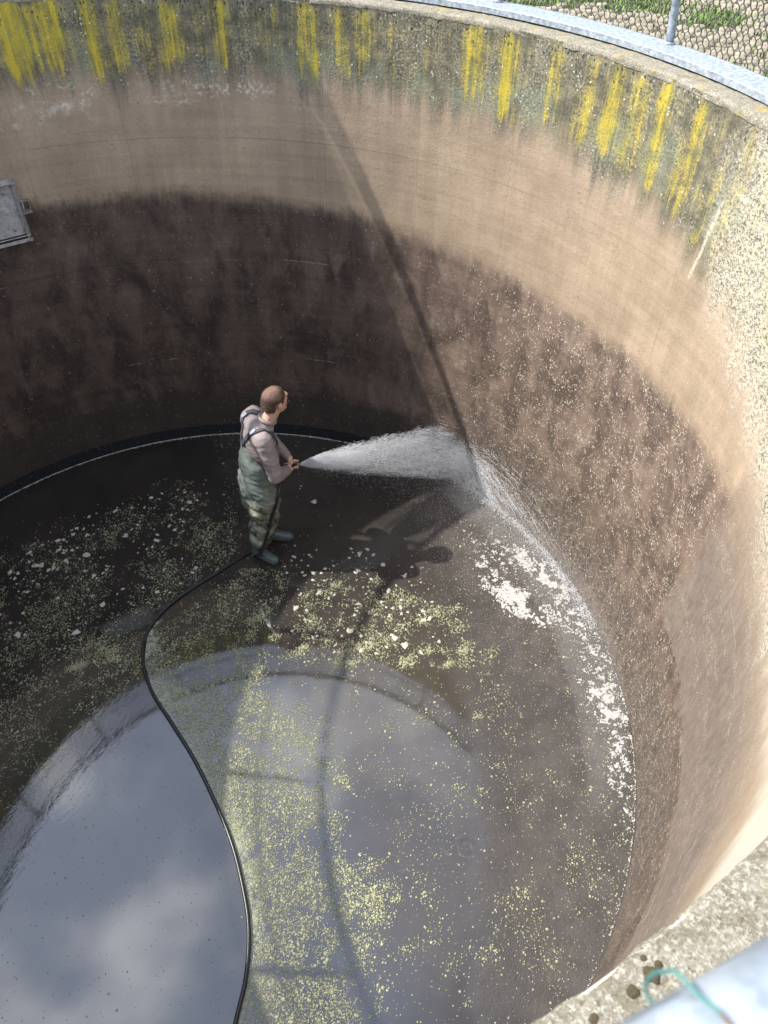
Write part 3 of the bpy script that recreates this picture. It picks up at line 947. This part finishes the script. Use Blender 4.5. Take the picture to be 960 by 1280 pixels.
# ================================================================== GROUND BEYOND THE FENCE
def paving():
    rows = []
    u0 = math.radians(14)
    ex = Vector((math.cos(u0+1.0), math.sin(u0+1.0), 0)); ey = Vector((-math.sin(u0+1.0), math.cos(u0+1.0), 0))
    V_, F_ = [], []
    n = 0
    for i in range(-20, 75):
        for j in range(-70, 45):
            p = ex*(i*.098 + 3.4) + ey*(j*.142 + (i % 2)*.071 + .01*vnoise(i*.4, j*.4))
            rr = math.hypot(p.x, p.y); a = math.degrees(math.atan2(p.y, p.x))
            if not (3.66 < rr < 8.5 and -35 < a < 75): continue
            if vnoise(p.x*.9, p.y*.9, 4.4) + .4*vnoise(p.x*4, p.y*4, 2) >.16: continue
            sx, sy = .036 + .005*random.random(), .054 + .008*random.random()
            h = .026 + .022*random.random(); t = random.uniform(-.12, .12)
            e1 = ex*math.cos(t) + ey*math.sin(t); e2 = ey*math.cos(t) - ex*math.sin(t)
            b0 = len(V_)
            for q, zz in ((1.0, -.02), (1.0, h*.7), (.84, h)):
                for s1, s2 in ((-1, -1), (1, -1), (1, 1), (-1, 1)):
                    w = p + e1*(s1*sx*q) + e2*(s2*sy*q)
                    V_.append((w.x, w.y, GROUND + zz))
            for L_ in (0, 4):
                for k in range(4):
                    l = (k+1) % 4
                    F_.append((b0+L_+k, b0+L_+l, b0+L_+4+l, b0+L_+4+k))
            F_.append((b0+8, b0+9, b0+10, b0+11))
    o = bulk('paving_stones', V_, F_, STONE)
    tag(o, 'rows of small sandy paving stones beyond the wire fence', kind='stuff')
paving()
def weeds():
    V_, F_ = [], []
    n = 0
    while n < 26000:
        r = 3.7 + 5.2*random.random()**1.2; a = math.radians(random.uniform(-28, 70))
        x, y = r*math.cos(a), r*math.sin(a)
        d = vnoise(x*.9, y*.9, 4.4) + .4*vnoise(x*4, y*4, 2)
        if d < .04 or random.random() > .15 + d*1.6: 
            if random.random() > .03: 
                continue
        n += 1
        w = random.uniform(.004, .011); l = random.uniform(.03, .085)
        t = random.random()*2*PI; lean = random.uniform(.2, 1.1)
        dx, dy = math.cos(t), math.sin(t)
        b0 = len(V_)
        for s, ww, zz in ((0, .6, 0), (.5, 1, .75), (1, .15, 1.0 - .4*lean)):
            for sgn in (-1, 1):
                V_.append((x + dx*l*lean*s - dy*w*ww*sgn, y + dy*l*lean*s + dx*w*ww*sgn, GROUND + .005 + l*zz))
        F_ += [(b0, b0+1, b0+3, b0+2), (b0+2, b0+3, b0+5, b0+4)]
    o = bulk('weeds', V_, F_, GRASS)
    tag(o, 'low green weeds growing between the paving beyond the fence', kind='stuff')
weeds()

# ================================================================== PERSON
from mathutils.bvhtree import BVHTree
MP = Vector((.86, 1.40, 0)); FAZ = math.radians(2.0)
FW = Vector((math.cos(FAZ), math.sin(FAZ), 0)); LW = Vector((-math.sin(FAZ), math.cos(FAZ), 0))
def pw(p): return MP + FW*p[0] + LW*p[1] + Vector((0, 0, p[2]))
ROT = Matrix.Rotation(FAZ, 3, 'Z')

class Blob:
    """union of tapered capsules and ellipsoids in the person's frame"""
    def __init__(s): s.mb = MB()
    def cap(s, a, b, ra, rb, n=14):
        a, b = Vector(a), Vector(b); d = (b-a).normalized()
        pts, rads = [], []
        for k in range(5):
            w = PI/2*k/5
            pts.append(a - d*ra*math.cos(w)); rads.append(max(ra*math.sin(w), 1e-4))
        pts += [a, b]; rads += [ra, rb]
        for k in range(1, 6):
            w = PI/2*k/5
            pts.append(b + d*rb*math.sin(w)); rads.append(max(rb*math.cos(w), 1e-4))
        s.mb.tube(pts, rads, n)
        return s
    def chain(s, pts, rads):
        for i in range(len(pts)-1): s.cap(pts[i], pts[i+1], rads[i], rads[i+1])
        return s
    def ell(s, c, r): s.mb.ball(c, r, 20, 14); return s
    def done(s, name, m, parent, voxel, smooth_it=4, fold=None, fac=.5):
        v = [tuple(p) for p in s.mb.v]
        o = mesh_obj('raw', v, s.mb.f, m)
        md = o.modifiers.new('r', 'REMESH'); md.mode = 'VOXEL'; md.voxel_size = voxel; md.use_smooth_shade = True
        ms = o.modifiers.new('s', 'SMOOTH'); ms.iterations = smooth_it; ms.factor = fac
        dg = C.evaluated_depsgraph_get(); dg.update()
        me = bpy.data.meshes.new_from_object(o.evaluated_get(dg))
        bpy.data.objects.remove(o)
        bm = bmesh.new(); bm.from_mesh(me)
        bm.normal_update()
        if fold:
            for vv, nn in [(vv, vv.normal.copy()) for vv in bm.verts]:
                vv.co += nn*fold(vv.co)
        return bm, name, m, parent
    @staticmethod
    def link(bm, name, m, parent):
        for vv in bm.verts: vv.co = ROT @ vv.co
        bm.normal_update()
        me = bpy.data.meshes.new(name); bm.to_mesh(me); bm.free()
        me.polygons.foreach_set('use_smooth', [True]*len(me.polygons))
        me.materials.clear(); me.materials.append(m)
        o = bpy.data.objects.new(name, me); COL.objects.link(o); o.parent = parent
        return o

person = empty('person', MP, 'man in grey green chest waders and taupe sweater standing in the tank spraying water', 'person')
SKIN = mat('skin', rough=.5, build=lambda g, b: g.put(b.inputs['Base Color'], g.mix(g.noise(g.obj(), 24, 3), (.50, .29, .215), (.60, .37, .28))))

def hair_build(g, b):
    P = g.obj()
    x0, y0, z = g.sep(P)
    ca_, sa_ = math.cos(math.radians(-26)), math.sin(math.radians(-26))
    x = (x0 - .160)*ca_ - y0*sa_ + .160
    y = (x0 - .160)*sa_ + y0*ca_
    st = g.noise(P, 90, 4, .7)
    c = g.mix(g.mr(st, .3, .7), (.055, .032, .024), (.145, .080, .052))
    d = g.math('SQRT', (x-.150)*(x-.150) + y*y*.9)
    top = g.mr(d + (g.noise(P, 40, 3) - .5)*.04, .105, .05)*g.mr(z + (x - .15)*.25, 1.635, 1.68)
    c = g.mix(top*.40, c, (.46, .30, .23))  # paler crown: thin hair, with sunlight on it painted into the colour
    g.put(b.inputs['Base Color'], c)
    g.put(b.inputs['Normal'], g.bump(st, .7, .005))
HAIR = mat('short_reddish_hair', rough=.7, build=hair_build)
def sweater_build(g, b):
    P = g.obj()
    c = g.mix(g.noise(P, 30, 4), (.215, .176, .174), (.315, .265, .258))
    g.put(b.inputs['Base Color'], c)
    g.put(b.inputs['Normal'], g.bump(g.noise(P, 140, 3), .35, .004))
KNIT = mat('taupe_knit', rough=.9, build=sweater_build)
def wader_build(g, b):
    P = g.obj(); x, y, z = g.sep(P)
    c = g.mix(g.mr(g.noise(P, 5, 5, .6), .3, .7), (.095, .128, .122), (.185, .215, .19))
    c = g.mix(g.mr(z + (g.noise(P, 9, 4) - .5)*.5, .90, .55)*.6, c, (.20, .20, .135))         # mud splashed on the lower half
    c = g.mix(g.mr(g.noise(P, 14, 5, .65), .50, .60)*g.mr(z, 1.0, .6)*.85, c, (.06, .058, .038))
    cam_ = g.noise(P, 11, 4, .6, .8)
    lowz = g.mr(z + (g.noise(P, 7, 3) - .5)*.3, .86, .70)
    c = g.mix(g.mr(cam_, .55, .60)*lowz*.85, c, (.30, .295, .215))
    c = g.mix(g.mr(cam_, .44, .40)*lowz*.9, c, (.045, .048, .034))
    c = g.mix(g.mr(z + (g.noise(P, 12, 3) - .5)*.12, .25, .17)*.85, c, (.035, .042, .048))
    g.put(b.inputs['Base Color'], c)
    g.put(b.inputs['Roughness'], g.mr(g.noise(P, 8, 3), .3, .7, .24, .45, False))
    g.put(b.inputs['Normal'], g.bump(g.noise(P, 40, 3), .2, .004))
WADER = mat('wader_fabric', rough=.45, build=wader_build)
BOOT = mat('boot_rubber', rough=.25, build=lambda g, b: g.put(b.inputs['Base Color'], g.mix(g.noise(g.obj(), 12, 4), (.060, .090, .098), (.115, .15, .15))))
STRAP = mat('strap_webbing', rough=.8, build=lambda g, b: g.put(b.inputs['Base Color'], g.mix(g.noise(g.obj(), 60, 2), (.045, .045, .055), (.085, .085, .10))))

SHR, ELR, WRR = (.01, -.175, 1.385), (.055, -.265, 1.075), (.215, -.075, .925)
SHL, ELL, WRL = (.04, .175, 1.385), (.14, .255, 1.09), (.275, .075, .915)
GA = Vector((.19, -.005, .915)); GB = Vector((.335, .0, .885))        # axis of the spray gun
gd = (GB-GA).normalized()
HT = Matrix.Rotation(math.radians(24), 3, 'Z')
def turn_head(p):
    k = max(0.0, min(1.0, (p.z - 1.43)/.09))
    if k <= 0: return p
    c = Vector((.160, 0, p.z))
    return p.lerp(c + HT @ (p - c), k)
# ---- body: one continuous surface (head, neck, torso, arms, hands, legs)
B = Blob()
B.ell((.178, 0, 1.632), (.097, .075, .091)).ell((.205, 0, 1.575), (.082, .066, .090)).ell((.228, 0, 1.535), (.056, .050, .052))
B.ell((.255, 0, 1.600), (.040, .055, .055))
B.cap((.282, 0, 1.617), (.297, 0, 1.580), .010, .0145).cap((.283, .016, 1.536), (.283, -.016, 1.536), .011, .011).ell((.268, 0, 1.507), (.022, .024, .017))
B.cap((.272, .040, 1.640), (.272, -.040, 1.640), .016, .016)
for s in (-1, 1):
    B.ell((.172, s*.081, 1.592), (.024, .010, .034)); B.ell((.160, s*.086, 1.598), (.012, .008, .026))
B.cap((.075, 0, 1.38), (.165, 0, 1.545), .062, .060)
B.ell((.02, 0, 1.25), (.115, .165, .19)).ell((-.01, 0, 1.00), (.105, .145, .18)).ell((-.03, 0, .87), (.12, .155, .13))
for sh, el, wr in ((SHR, ELR, WRR), (SHL, ELL, WRL)): B.chain([sh, el, wr], [.058, .044, .030])
for hip, kn, an in (((-.03, -.09, .86), (-.06, -.11, .47), (-.12, -.09, .09)), ((-.02, .09, .86), (.055, .09, .47), (.02, .075, .09))):
    B.chain([hip, kn, an], [.088, .058, .042])
# hands: palm, four fingers closing round the gun, thumb from the side
def hand(wr, s, pos, spread):
    wr = Vector(wr); c = GA + gd*pos
    side = Vector((0, s, 0)); upv = side.cross(gd)*s
    upv = Vector((0, 0, 1)) - gd*gd.z; upv.normalize()
    sidev = gd.cross(upv)*(-1)
    sidev = Vector((0, 1, 0))*s
    palm = c + sidev*.034 - upv*.006
    B.cap(wr, palm - gd*.018, .027, .026)
    B.ell(palm - gd*.012, (.040, .018, .034)); B.cap(palm - gd*.03 - upv*.012, palm + gd*.032 - upv*.008, .018, .017)
    for i, ln in enumerate((.92, 1.0, .95, .78)):
        off = (1.5-i)*spread
        pts = []
        for w in np.linspace(200, 200-215*ln, 5):
            rr = .0275
            pts.append(c + gd*off + sidev*(-rr*math.cos(math.radians(w))*1.0) + upv*(rr*math.sin(math.radians(w-180)))*1.0)
        B.chain([palm + gd*off - upv*.02] + pts, [.0105, .0100, .0095, .009, .0085, .0078])
    B.chain([palm - gd*.022 + upv*.012, palm + gd*.008 + upv*.034 - sidev*.008, palm + gd*.036 + upv*.036 - sidev*.022], [.014, .0115, .009])
hand(WRR, -1, .035, .0185)
hand(WRL, 1, .105, .0185)
bm, *rest = B.done('body', SKIN, person, .0055, 3)
for q in bm.verts:
    if abs(q.co.y) < .13 and q.co.x < .36: q.co = turn_head(q.co)
body = Blob.link(bm, *rest)
for s in (-1, 1):
    mb = MB(); mb.ball(ROT @ turn_head(Vector((.283, s*.030, 1.612))), .0115, 10, 8)
    mb.obj('eye', mat('eye', (.05, .04, .035), .2), person)
# ---- hair
Hh = Blob(); Hh.ell((.174, 0, 1.636), (.104, .081, .094)); Hh.ell((.140, 0, 1.598), (.074, .075, .083))
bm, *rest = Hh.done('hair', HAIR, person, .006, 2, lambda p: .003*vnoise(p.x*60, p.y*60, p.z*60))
def keep_hair(p):
    line = 1.548 + max(0, (p.x-.118))*.30 + (max(0, p.x-.205)**1.0)*1.35
    if abs(p.y) > .055 and .135 < p.x < .20: line = max(line, 1.615)
    return p.z > line
bmesh.ops.delete(bm, geom=[f_ for f_ in bm.faces if not all(keep_hair(q.co) for q in f_.verts)], context='FACES')
tri = list(bm.faces)
for f_ in random.sample(tri, min(len(tri), 2600)):
    c = f_.calc_center_median(); nn = f_.normal
    d = (nn*.55 + Vector((-.55, 0, -.45))*.7 + Vector((random.uniform(-.3, .3), random.uniform(-.3, .3), random.uniform(-.3, .3)))).normalized()
    w_ = nn.cross(d).normalized()*.0016; l_ = random.uniform(.007, .013)
    q = [bm.verts.new(c + w_), bm.verts.new(c - w_), bm.verts.new(c + d*l_ + nn*.002)]
    bm.faces.new(q)
for q in bm.verts: q.co = turn_head(q.co)
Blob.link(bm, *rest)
# ---- sweater
def sfold(p):
    return .007*vnoise(p.x*9, p.y*9, p.z*16) + .004*vnoise(p.x*22, p.y*22, p.z*34)
S = Blob()
S.ell((.015, 0, 1.24), (.138, .192, .215)).ell((.0, 0, 1.02), (.135, .175, .2)).ell((.055, 0, 1.375), (.090, .115, .062))
S.cap((-.01, -.15, 1.385), (-.01, .15, 1.385), .072, .072)
S.cap((.07, 0, 1.39), (.098, 0, 1.432), .076, .070)
for sh, el, wr in ((SHR, ELR, WRR), (SHL, ELL, WRL)):
    S.chain([sh, el, tuple(Vector(el).lerp(Vector(wr), .86))], [.079, .064, .045])
bm, *rest = S.done('sweater', KNIT, person, .010, 5, sfold)
sw_bm = bm.copy()
Blob.link(bm, *rest)
sw_tree = BVHTree.FromBMesh(sw_bm)
# ---- chest waders: baggy legs, seat and bib
def wfold(p):
    lo = max(0, min(1, (.95-p.z)/.3))
    k = .017*vnoise(p.x*5, p.y*5, p.z*9) + (.015*lo + .008)*(1-abs(2*vnoise(p.x*7+3, p.y*7, p.z*13+p.x*8, 2))) - .006
    k += .007*lo*math.sin(p.z*38 + 6*vnoise(p.x*7, p.y*7, p.z*5))*max(0, 1-abs(p.z-.28)/.14)
    return k
Wd = Blob()
Wd.ell((.015, 0, 1.20), (.152, .200, .24)).ell((-.01, 0, 1.02), (.158, .205, .24)).ell((-.045, 0, .82), (.165, .205, .22)).ell((-.075, 0, .70), (.125, .17, .16))
Wd.chain([(-.03, -.10, .80), (-.055, -.115, .50), (-.115, -.095, .20)], [.135, .112, .085])
Wd.chain([(-.02, .10, .80), (.045, .095, .50), (.020, .08, .20)], [.132, .108, .085])
bm, *rest = Wd.done('waders', WADER, person, .010, 6, wfold)
def wcut(p):
    side = math.exp(-((p.x+.02)/.075)**2)
    back = 1.325 if p.x < -.02 else 1.285
    return back - .155*side - .10*max(0, abs(p.y)-.10)/.1*.6
bmesh.ops.delete(bm, geom=[f_ for f_ in bm.faces if all(q.co.z > wcut(q.co) for q in f_.verts)], context='FACES')
for e in bm.edges:
    if e.is_boundary:
        for q in e.verts:
            q.co.z = .35*q.co.z + .65*wcut(q.co)
low = [f_ for f_ in bm.faces if f_.calc_center_median().z < .13]
bmesh.ops.delete(bm, geom=low, context='FACES')
wd_tree = BVHTree.FromBMesh(bm)
Blob.link(bm, *rest)
# ---- boots
def boot(heel, toe, ank):
    b_ = Blob(); heel, toe = Vector(heel), Vector(toe); d = (toe-heel).normalized(); L_ = (toe-heel).length
    b_.cap(heel + d*.045 + Vector((0, 0, .045)), heel + d*(L_*.55) + Vector((0, 0, .042)), .047, .050)
    b_.cap(heel + d*(L_*.55) + Vector((0, 0, .040)), toe - d*.050 + Vector((0, 0, .036)), .052, .047)
    b_.cap(heel + d*.075 + Vector((0, 0, .07)), heel + d*(L_*.62) + Vector((0, 0, .050)), .052, .045)
    b_.cap(heel + d*.07 + Vector((0, 0, .08)), Vector(ank) + Vector((0, 0, .13)), .058, .066)
    bm, *rest = b_.done('boot', BOOT, person, .008, 4)
    for q in bm.verts:
        if q.co.z < .006: q.co.z = .002
    ob = Blob.link(bm, *rest)
    return ob
boot((-.185, -.020, 0), (-.008, -.262, 0), (-.115, -.095, .06))
boot((-.045, .105, 0), (.225, -.020, 0), (.025, .078, .06))
# ---- shoulder straps laid over the sweater
def strap(ctrl, width=.042, th=.006, name='shoulder_strap'):
    P = smooth_path(ctrl, 8); V_ = []; F_ = []
    for i, p in enumerate(P):
        t = (P[min(i+1, len(P)-1)] - P[max(i-1, 0)]).normalized()
        loc, nor, *_ = sw_tree.find_nearest(p)
        if nor.dot(p - Vector((.02, 0, 1.25))) < 0: nor = -nor
        c = loc + nor*.004
        w = t.cross(nor).normalized()
        row = []
        for q in (-1, -.33, .33, 1):
            l2, n2, *_ = sw_tree.find_nearest(c + w*width*.5*q + nor*.01)
            row.append(l2 + nor*.006)
        for q in row: V_.append(ROT @ q)
        for q in row: V_.append(ROT @ (q + nor*th))
    n = len(P)
    for i in range(n-1):
        a, b_ = i*8, (i+1)*8
        for k in range(3):
            F_.append((a+4+k, a+5+k, b_+5+k, b_+4+k)); F_.append((a+k+1, a+k, b_+k, b_+k+1))
        F_.append((a, a+4, b_+4, b_)); F_.append((a+7, a+3, b_+3, b_+7))
    F_.append((0, 1, 2, 3, 7, 6, 5, 4)); e = (n-1)*8; F_.append((e+4, e+5, e+6, e+7, e+3, e+2, e+1, e))
    return mesh_obj(name, V_, F_, STRAP, person, True)
for s in (-1, 1):
    st = strap([(-.155, s*.015, 1.27), (-.125, s*.06, 1.37), (-.060, s*.115, 1.45), (.015, s*.125, 1.465), (.085, s*.115, 1.42), (.135, s*.10, 1.33), (.155, s*.095, 1.25)])
    mb = MB()
    l2, n2, *_ = sw_tree.find_nearest(Vector((-.055, s*.115, 1.46)))
    if n2.z < 0: n2 = -n2
    q = ROT @ (l2 + n2*.016)
    rotm = (ROT @ n2).to_track_quat('Z', 'Y').to_matrix()
    mb.box(q, (.032, .050, .006), rotm)
    mb.obj('buckle', mat('grey_buckle', (.30, .32, .35), .35), st, False)
# collar
mb = MB(); mb.tube([ROT @ Vector((.103 + .066*math.cos(w)*.95, .066*math.sin(w), 1.452 - .030*math.cos(w))) for w in np.linspace(0, 2*PI, 25)[:-1]], .015, 8, True)
mb.obj('collar', KNIT, person)

# ================================================================== SPRAY GUN (held in the hands)
PLASTIC = mat('black_plastic', rough=.35, build=lambda g, b: g.put(b.inputs['Base Color'], g.mix(g.noise(g.obj(), 50, 2), (.012, .012, .013), (.03, .03, .03))))
BRASS = mat('dull_brass', (.35, .25, .10), .4, .8)
gun = empty('spray_gun', pw(GA), 'black spray gun with brass tip held in both hands of the man', 'spray gun')
def gpart(name, build, m, sm=True):
    mb = MB(); build(mb)
    o = mb.obj(name, m, None, sm); o.parent = gun; return o
gW = ROT @ gd
gpart('barrel', lambda b: b.tube([gW*-.03, gW*.03, gW*.125], [.0175, .0175, .014], 14), PLASTIC)
gpart('nozzle', lambda b: b.tube([gW*.125, gW*.133, gW*.148, gW*.152], [.017, .019, .014, .010], 14), BRASS)
gpart('handle', lambda b: b.tube([gW*.01, gW*.0 + Vector((0, 0, -.05)), gW*-.015 + Vector((0, 0, -.10))], [.015, .014, .015], 12), PLASTIC)
gpart('trigger', lambda b: b.tube(smooth_path([gW*.045 + Vector((0, 0, -.012)), gW*.05 + Vector((0, 0, -.045)), gW*.035 + Vector((0, 0, -.085))], 4), .005, 8), PLASTIC)

# ================================================================== WATER SPRAY
TIP = pw(GA) + gW*.155
def streaks(name, p, d, ln, wd, material, lab):
    """bipyramids of length ln along d"""
    n = len(p)
    d = d/np.linalg.norm(d, axis=1)[:, None]
    a = np.cross(d, np.array([.31, .17, .94])); a /= np.linalg.norm(a, axis=1)[:, None]; b_ = np.cross(d, a)
    ln = ln[:, None]; wd = wd[:, None]
    V_ = np.stack([p - d*ln*.5, p + a*wd, p + b_*wd, p - a*wd, p - b_*wd, p + d*ln*.5], 1).reshape(-1, 3)
    base = (np.arange(n)*6)[:, None]
    F_ = np.concatenate([base + np.array([q]) for q in ((0, 2, 1), (0, 3, 2), (0, 4, 3), (0, 1, 4), (5, 1, 2), (5, 2, 3), (5, 3, 4), (5, 4, 1))])
    o = bulk(name, V_, F_, material, None, True)
    tag(o, lab, kind='stuff'); return o
T0 = np.array(TIP)
AX = np.array([2.86, 1.66, .36]) - T0; LEN = np.linalg.norm(AX); AX /= LEN
SD = np.cross(AX, [0, 0, 1.]); SD /= np.linalg.norm(SD); UPV = np.cross(SD, AX)
P_, D_, L_, W_ = [], [], [], []
def jet(t, su, ss, ln, wd):
    """t 0..1 along the jet, su/ss = offsets up and sideways at the wall, in jet lengths; the cone opens fast, then holds"""
    op = (t**.66)[:, None]
    off = (UPV*su[:, None] + SD*ss[:, None])*LEN
    p = T0 + AX*(t*LEN*1.03)[:, None] + off*op
    d = AX*LEN + off*(.66*np.maximum(t, .02)**-.34)[:, None]
    d /= np.linalg.norm(d, axis=1)[:, None]
    p[:, 2] -= .04*t*t
    r_ = np.hypot(p[:, 0], p[:, 1]); ok = (r_ < R-.006) & (p[:, 2] > .01)
    P_.append(p[ok]); D_.append((d - np.array([0, 0, .06])*t[:, None])[ok]); L_.append(ln[ok]); W_.append(wd[ok])
def cone(n, rad, pw_=.5):
    r_ = rad*rng.random(n)**pw_; a = rng.random(n)*2*PI
    return r_*np.sin(a), r_*np.cos(a)
# dense core out of the nozzle
n = 10500; t = rng.random(n)**1.7; cu, cs = cone(n, .155, .60)
jet(t, cu + .015, cs, .010 + .026*rng.random(n), .0007 + .0011*rng.random(n))
# wisps: packets of threads
for _ in range(520):
    tc = rng.random()**.85; cu, cs = cone(1, .168, .5)
    k = int(14 + 34*rng.random()**2)
    t = np.clip(tc + rng.normal(0, .034, k), 0.008, 1)
    jet(t, cu + .012 + rng.normal(0, .0075, k), cs + rng.normal(0, .012, k), .012 + .045*rng.random(k), .0006 + .0013*rng.random(k)*(1 - .4*t))
# ragged lower side
n = 5000; t = rng.random(n)**.7
jet(t, -np.abs(rng.normal(.06, .12, n)), rng.normal(0, .12, n), .004 + .010*rng.random(n), .0004 + .0006*rng.random(n))
streaks('water_spray', np.concatenate(P_), np.concatenate(D_), np.concatenate(L_), np.concatenate(W_), DROP, 'white fan of water spraying from the nozzle to the wall')

# water thrown along the wall after the impact
P_, D_, L_, W_ = [], [], [], []
gacc = 9.81
for _ in range(240):
    az0 = math.radians(30.5 + rng.normal(0, 1.6)); z0 = .42 + rng.normal(0, .09)
    v0 = 1.4 + 3.6*rng.random(); th = math.radians(rng.uniform(-48, 22))
    ns = int(3 + 9*rng.random())
    for _s in range(ns):
        vv = v0*(1 + rng.normal(0, .025)); tt_ = th + rng.normal(0, .035)
        vt, vz = vv*math.cos(tt_), vv*math.sin(tt_)
        T = (vz + math.sqrt(max(vz*vz + 2*gacc*max(z0, .02), 0)))/gacc
        a0 = rng.random()*.75*T; n_ = int(4 + 8*rng.random()); ph = rng.random()*6
        tt = a0 + np.arange(n_)*.006
        az_ = az0 - vt*tt/R + .003*np.sin(tt*120 + ph)
        zz = z0 + vz*tt - .5*gacc*tt*tt + .009*np.sin(tt*75 + ph) + .004*np.sin(tt*190 + 2*ph)
        rr_ = R - .004 - .03*rng.random()**3
        q = np.stack([rr_*np.cos(az_), rr_*np.sin(az_), zz], -1)
        wmax = .0006 + .0016*rng.random()**2
        for i in range(n_-1):
            if q[i+1, 2] < .004: break
            if rng.random() < .25: continue
            d = q[i+1]-q[i]
            P_.append((q[i]+q[i+1])/2); D_.append(d); L_.append(np.linalg.norm(d)*1.3); W_.append(wmax*(.5 + .5*math.sin(PI*(i+.5)/n_)))
# curtain where the sheet folds back: up the left edge and along the foot
n = 5200; s = rng.random(n)
azc = np.radians(np.interp(s, [0, .22, 1], [33.0, 27.5, -9])) + rng.normal(0, .008, n)
zc = np.interp(s, [0, .1, .22, 1], [.52, .34, .05, .012])*(1 + rng.normal(0, .16, n)) + np.abs(rng.normal(0, .02, n))
rc = R - .01 - np.abs(rng.normal(0, .035, n))*np.interp(s, [0, .2, 1], [1, 1.5, 1.2])
P_ += list(np.stack([rc*np.cos(azc), rc*np.sin(azc), np.maximum(zc, .006)], -1))
dd = np.stack([np.sin(azc), -np.cos(azc), rng.normal(-.2, .5, n)], -1)
D_ += list(dd); L_ += list(.006 + .014*rng.random(n)); W_ += list(.0008 + .0013*rng.random(n))
streaks('wall_runoff', np.array(P_), np.array(D_), np.array(L_), np.array(W_), DROP, 'white rivulets of water racing down the wall right of the spray')

# loose droplets and mist over the right half
n = 13000
a = rng.normal(.20, .42, n); r_ = R - .02 - rng.exponential(.45, n); z_ = .012 + rng.exponential(.16, n)
px, py = r_*np.cos(a), r_*np.sin(a)
ok = (r_ > 2.0 + .9*np.clip(a-.1, 0, 1)) & (a < .62) & (a > -1.0); px, py, z_ = px[ok], py[ok], z_[ok]
n = len(px)
streaks('water_mist', np.stack([px, py, z_], -1), np.stack([rng.normal(0, 1, n), rng.normal(0, 1, n), -np.abs(rng.normal(1, .6, n))], -1), .003 + .007*rng.random(n), .0006 + .0011*rng.random(n)**2, DROP, 'fine water droplets drifting back from the sprayed wall')

# fine mist hanging in and around the jet: closed bodies of thin water haze
def mist_mat(name, dens):
    mt = bpy.data.materials.new(name); mt.use_nodes = True
    nt = mt.node_tree; nt.nodes.remove(nt.nodes['Principled BSDF'])
    pv = nt.nodes.new('ShaderNodeVolumePrincipled')
    pv.inputs['Color'].default_value = (.97, .98, 1, 1); pv.inputs['Density'].default_value = dens; pv.inputs['Anisotropy'].default_value = -.15
    nt.links.new(pv.outputs[0], nt.nodes['Material Output'].inputs['Volume'])
    return mt
mb = MB(); pts = []; rad_ = []
for t in np.linspace(.004, .985, 18):
    pts.append(Vector(T0 + AX*LEN*t - np.array([0, 0, .04*t*t]))); rad_.append(.165*LEN*t**.62)
mb.tube(pts, rad_, 20)
tag(mb.obj('spray_mist', mist_mat('jet_mist', 0.8)), 'soft white mist inside the fan of spray', kind='stuff')
mb = MB(); pts = []; rad_ = []
for t in np.linspace(.003, .42, 10):
    pts.append(Vector(T0 + AX*LEN*t)); rad_.append(.115*LEN*t**.66*(1 if t < .3 else 1 - (t-.3)*5))
mb.tube(pts, rad_, 16)
tag(mb.obj('spray_core', mist_mat('core_mist', 9.0)), 'dense white beginning of the spray just ahead of the nozzle', kind='stuff')
mb = MB(); pts = []; rad_ = []
for k, a in enumerate(np.linspace(34, -42, 20)):
    r_ = .24*math.sin(PI*(k+.6)/20.2)**.5; pts.append(Vector(polar(R-.285, math.radians(a), .27))); rad_.append(r_)
mb.tube(pts, rad_, 18)
tag(mb.obj('wall_mist', mist_mat('drifting_mist', .20)), 'thin veil of drifting mist along the foot of the sprayed wall', kind='stuff')
SC.cycles.volume_bounces = 4
SC.cycles.volume_max_steps = 64
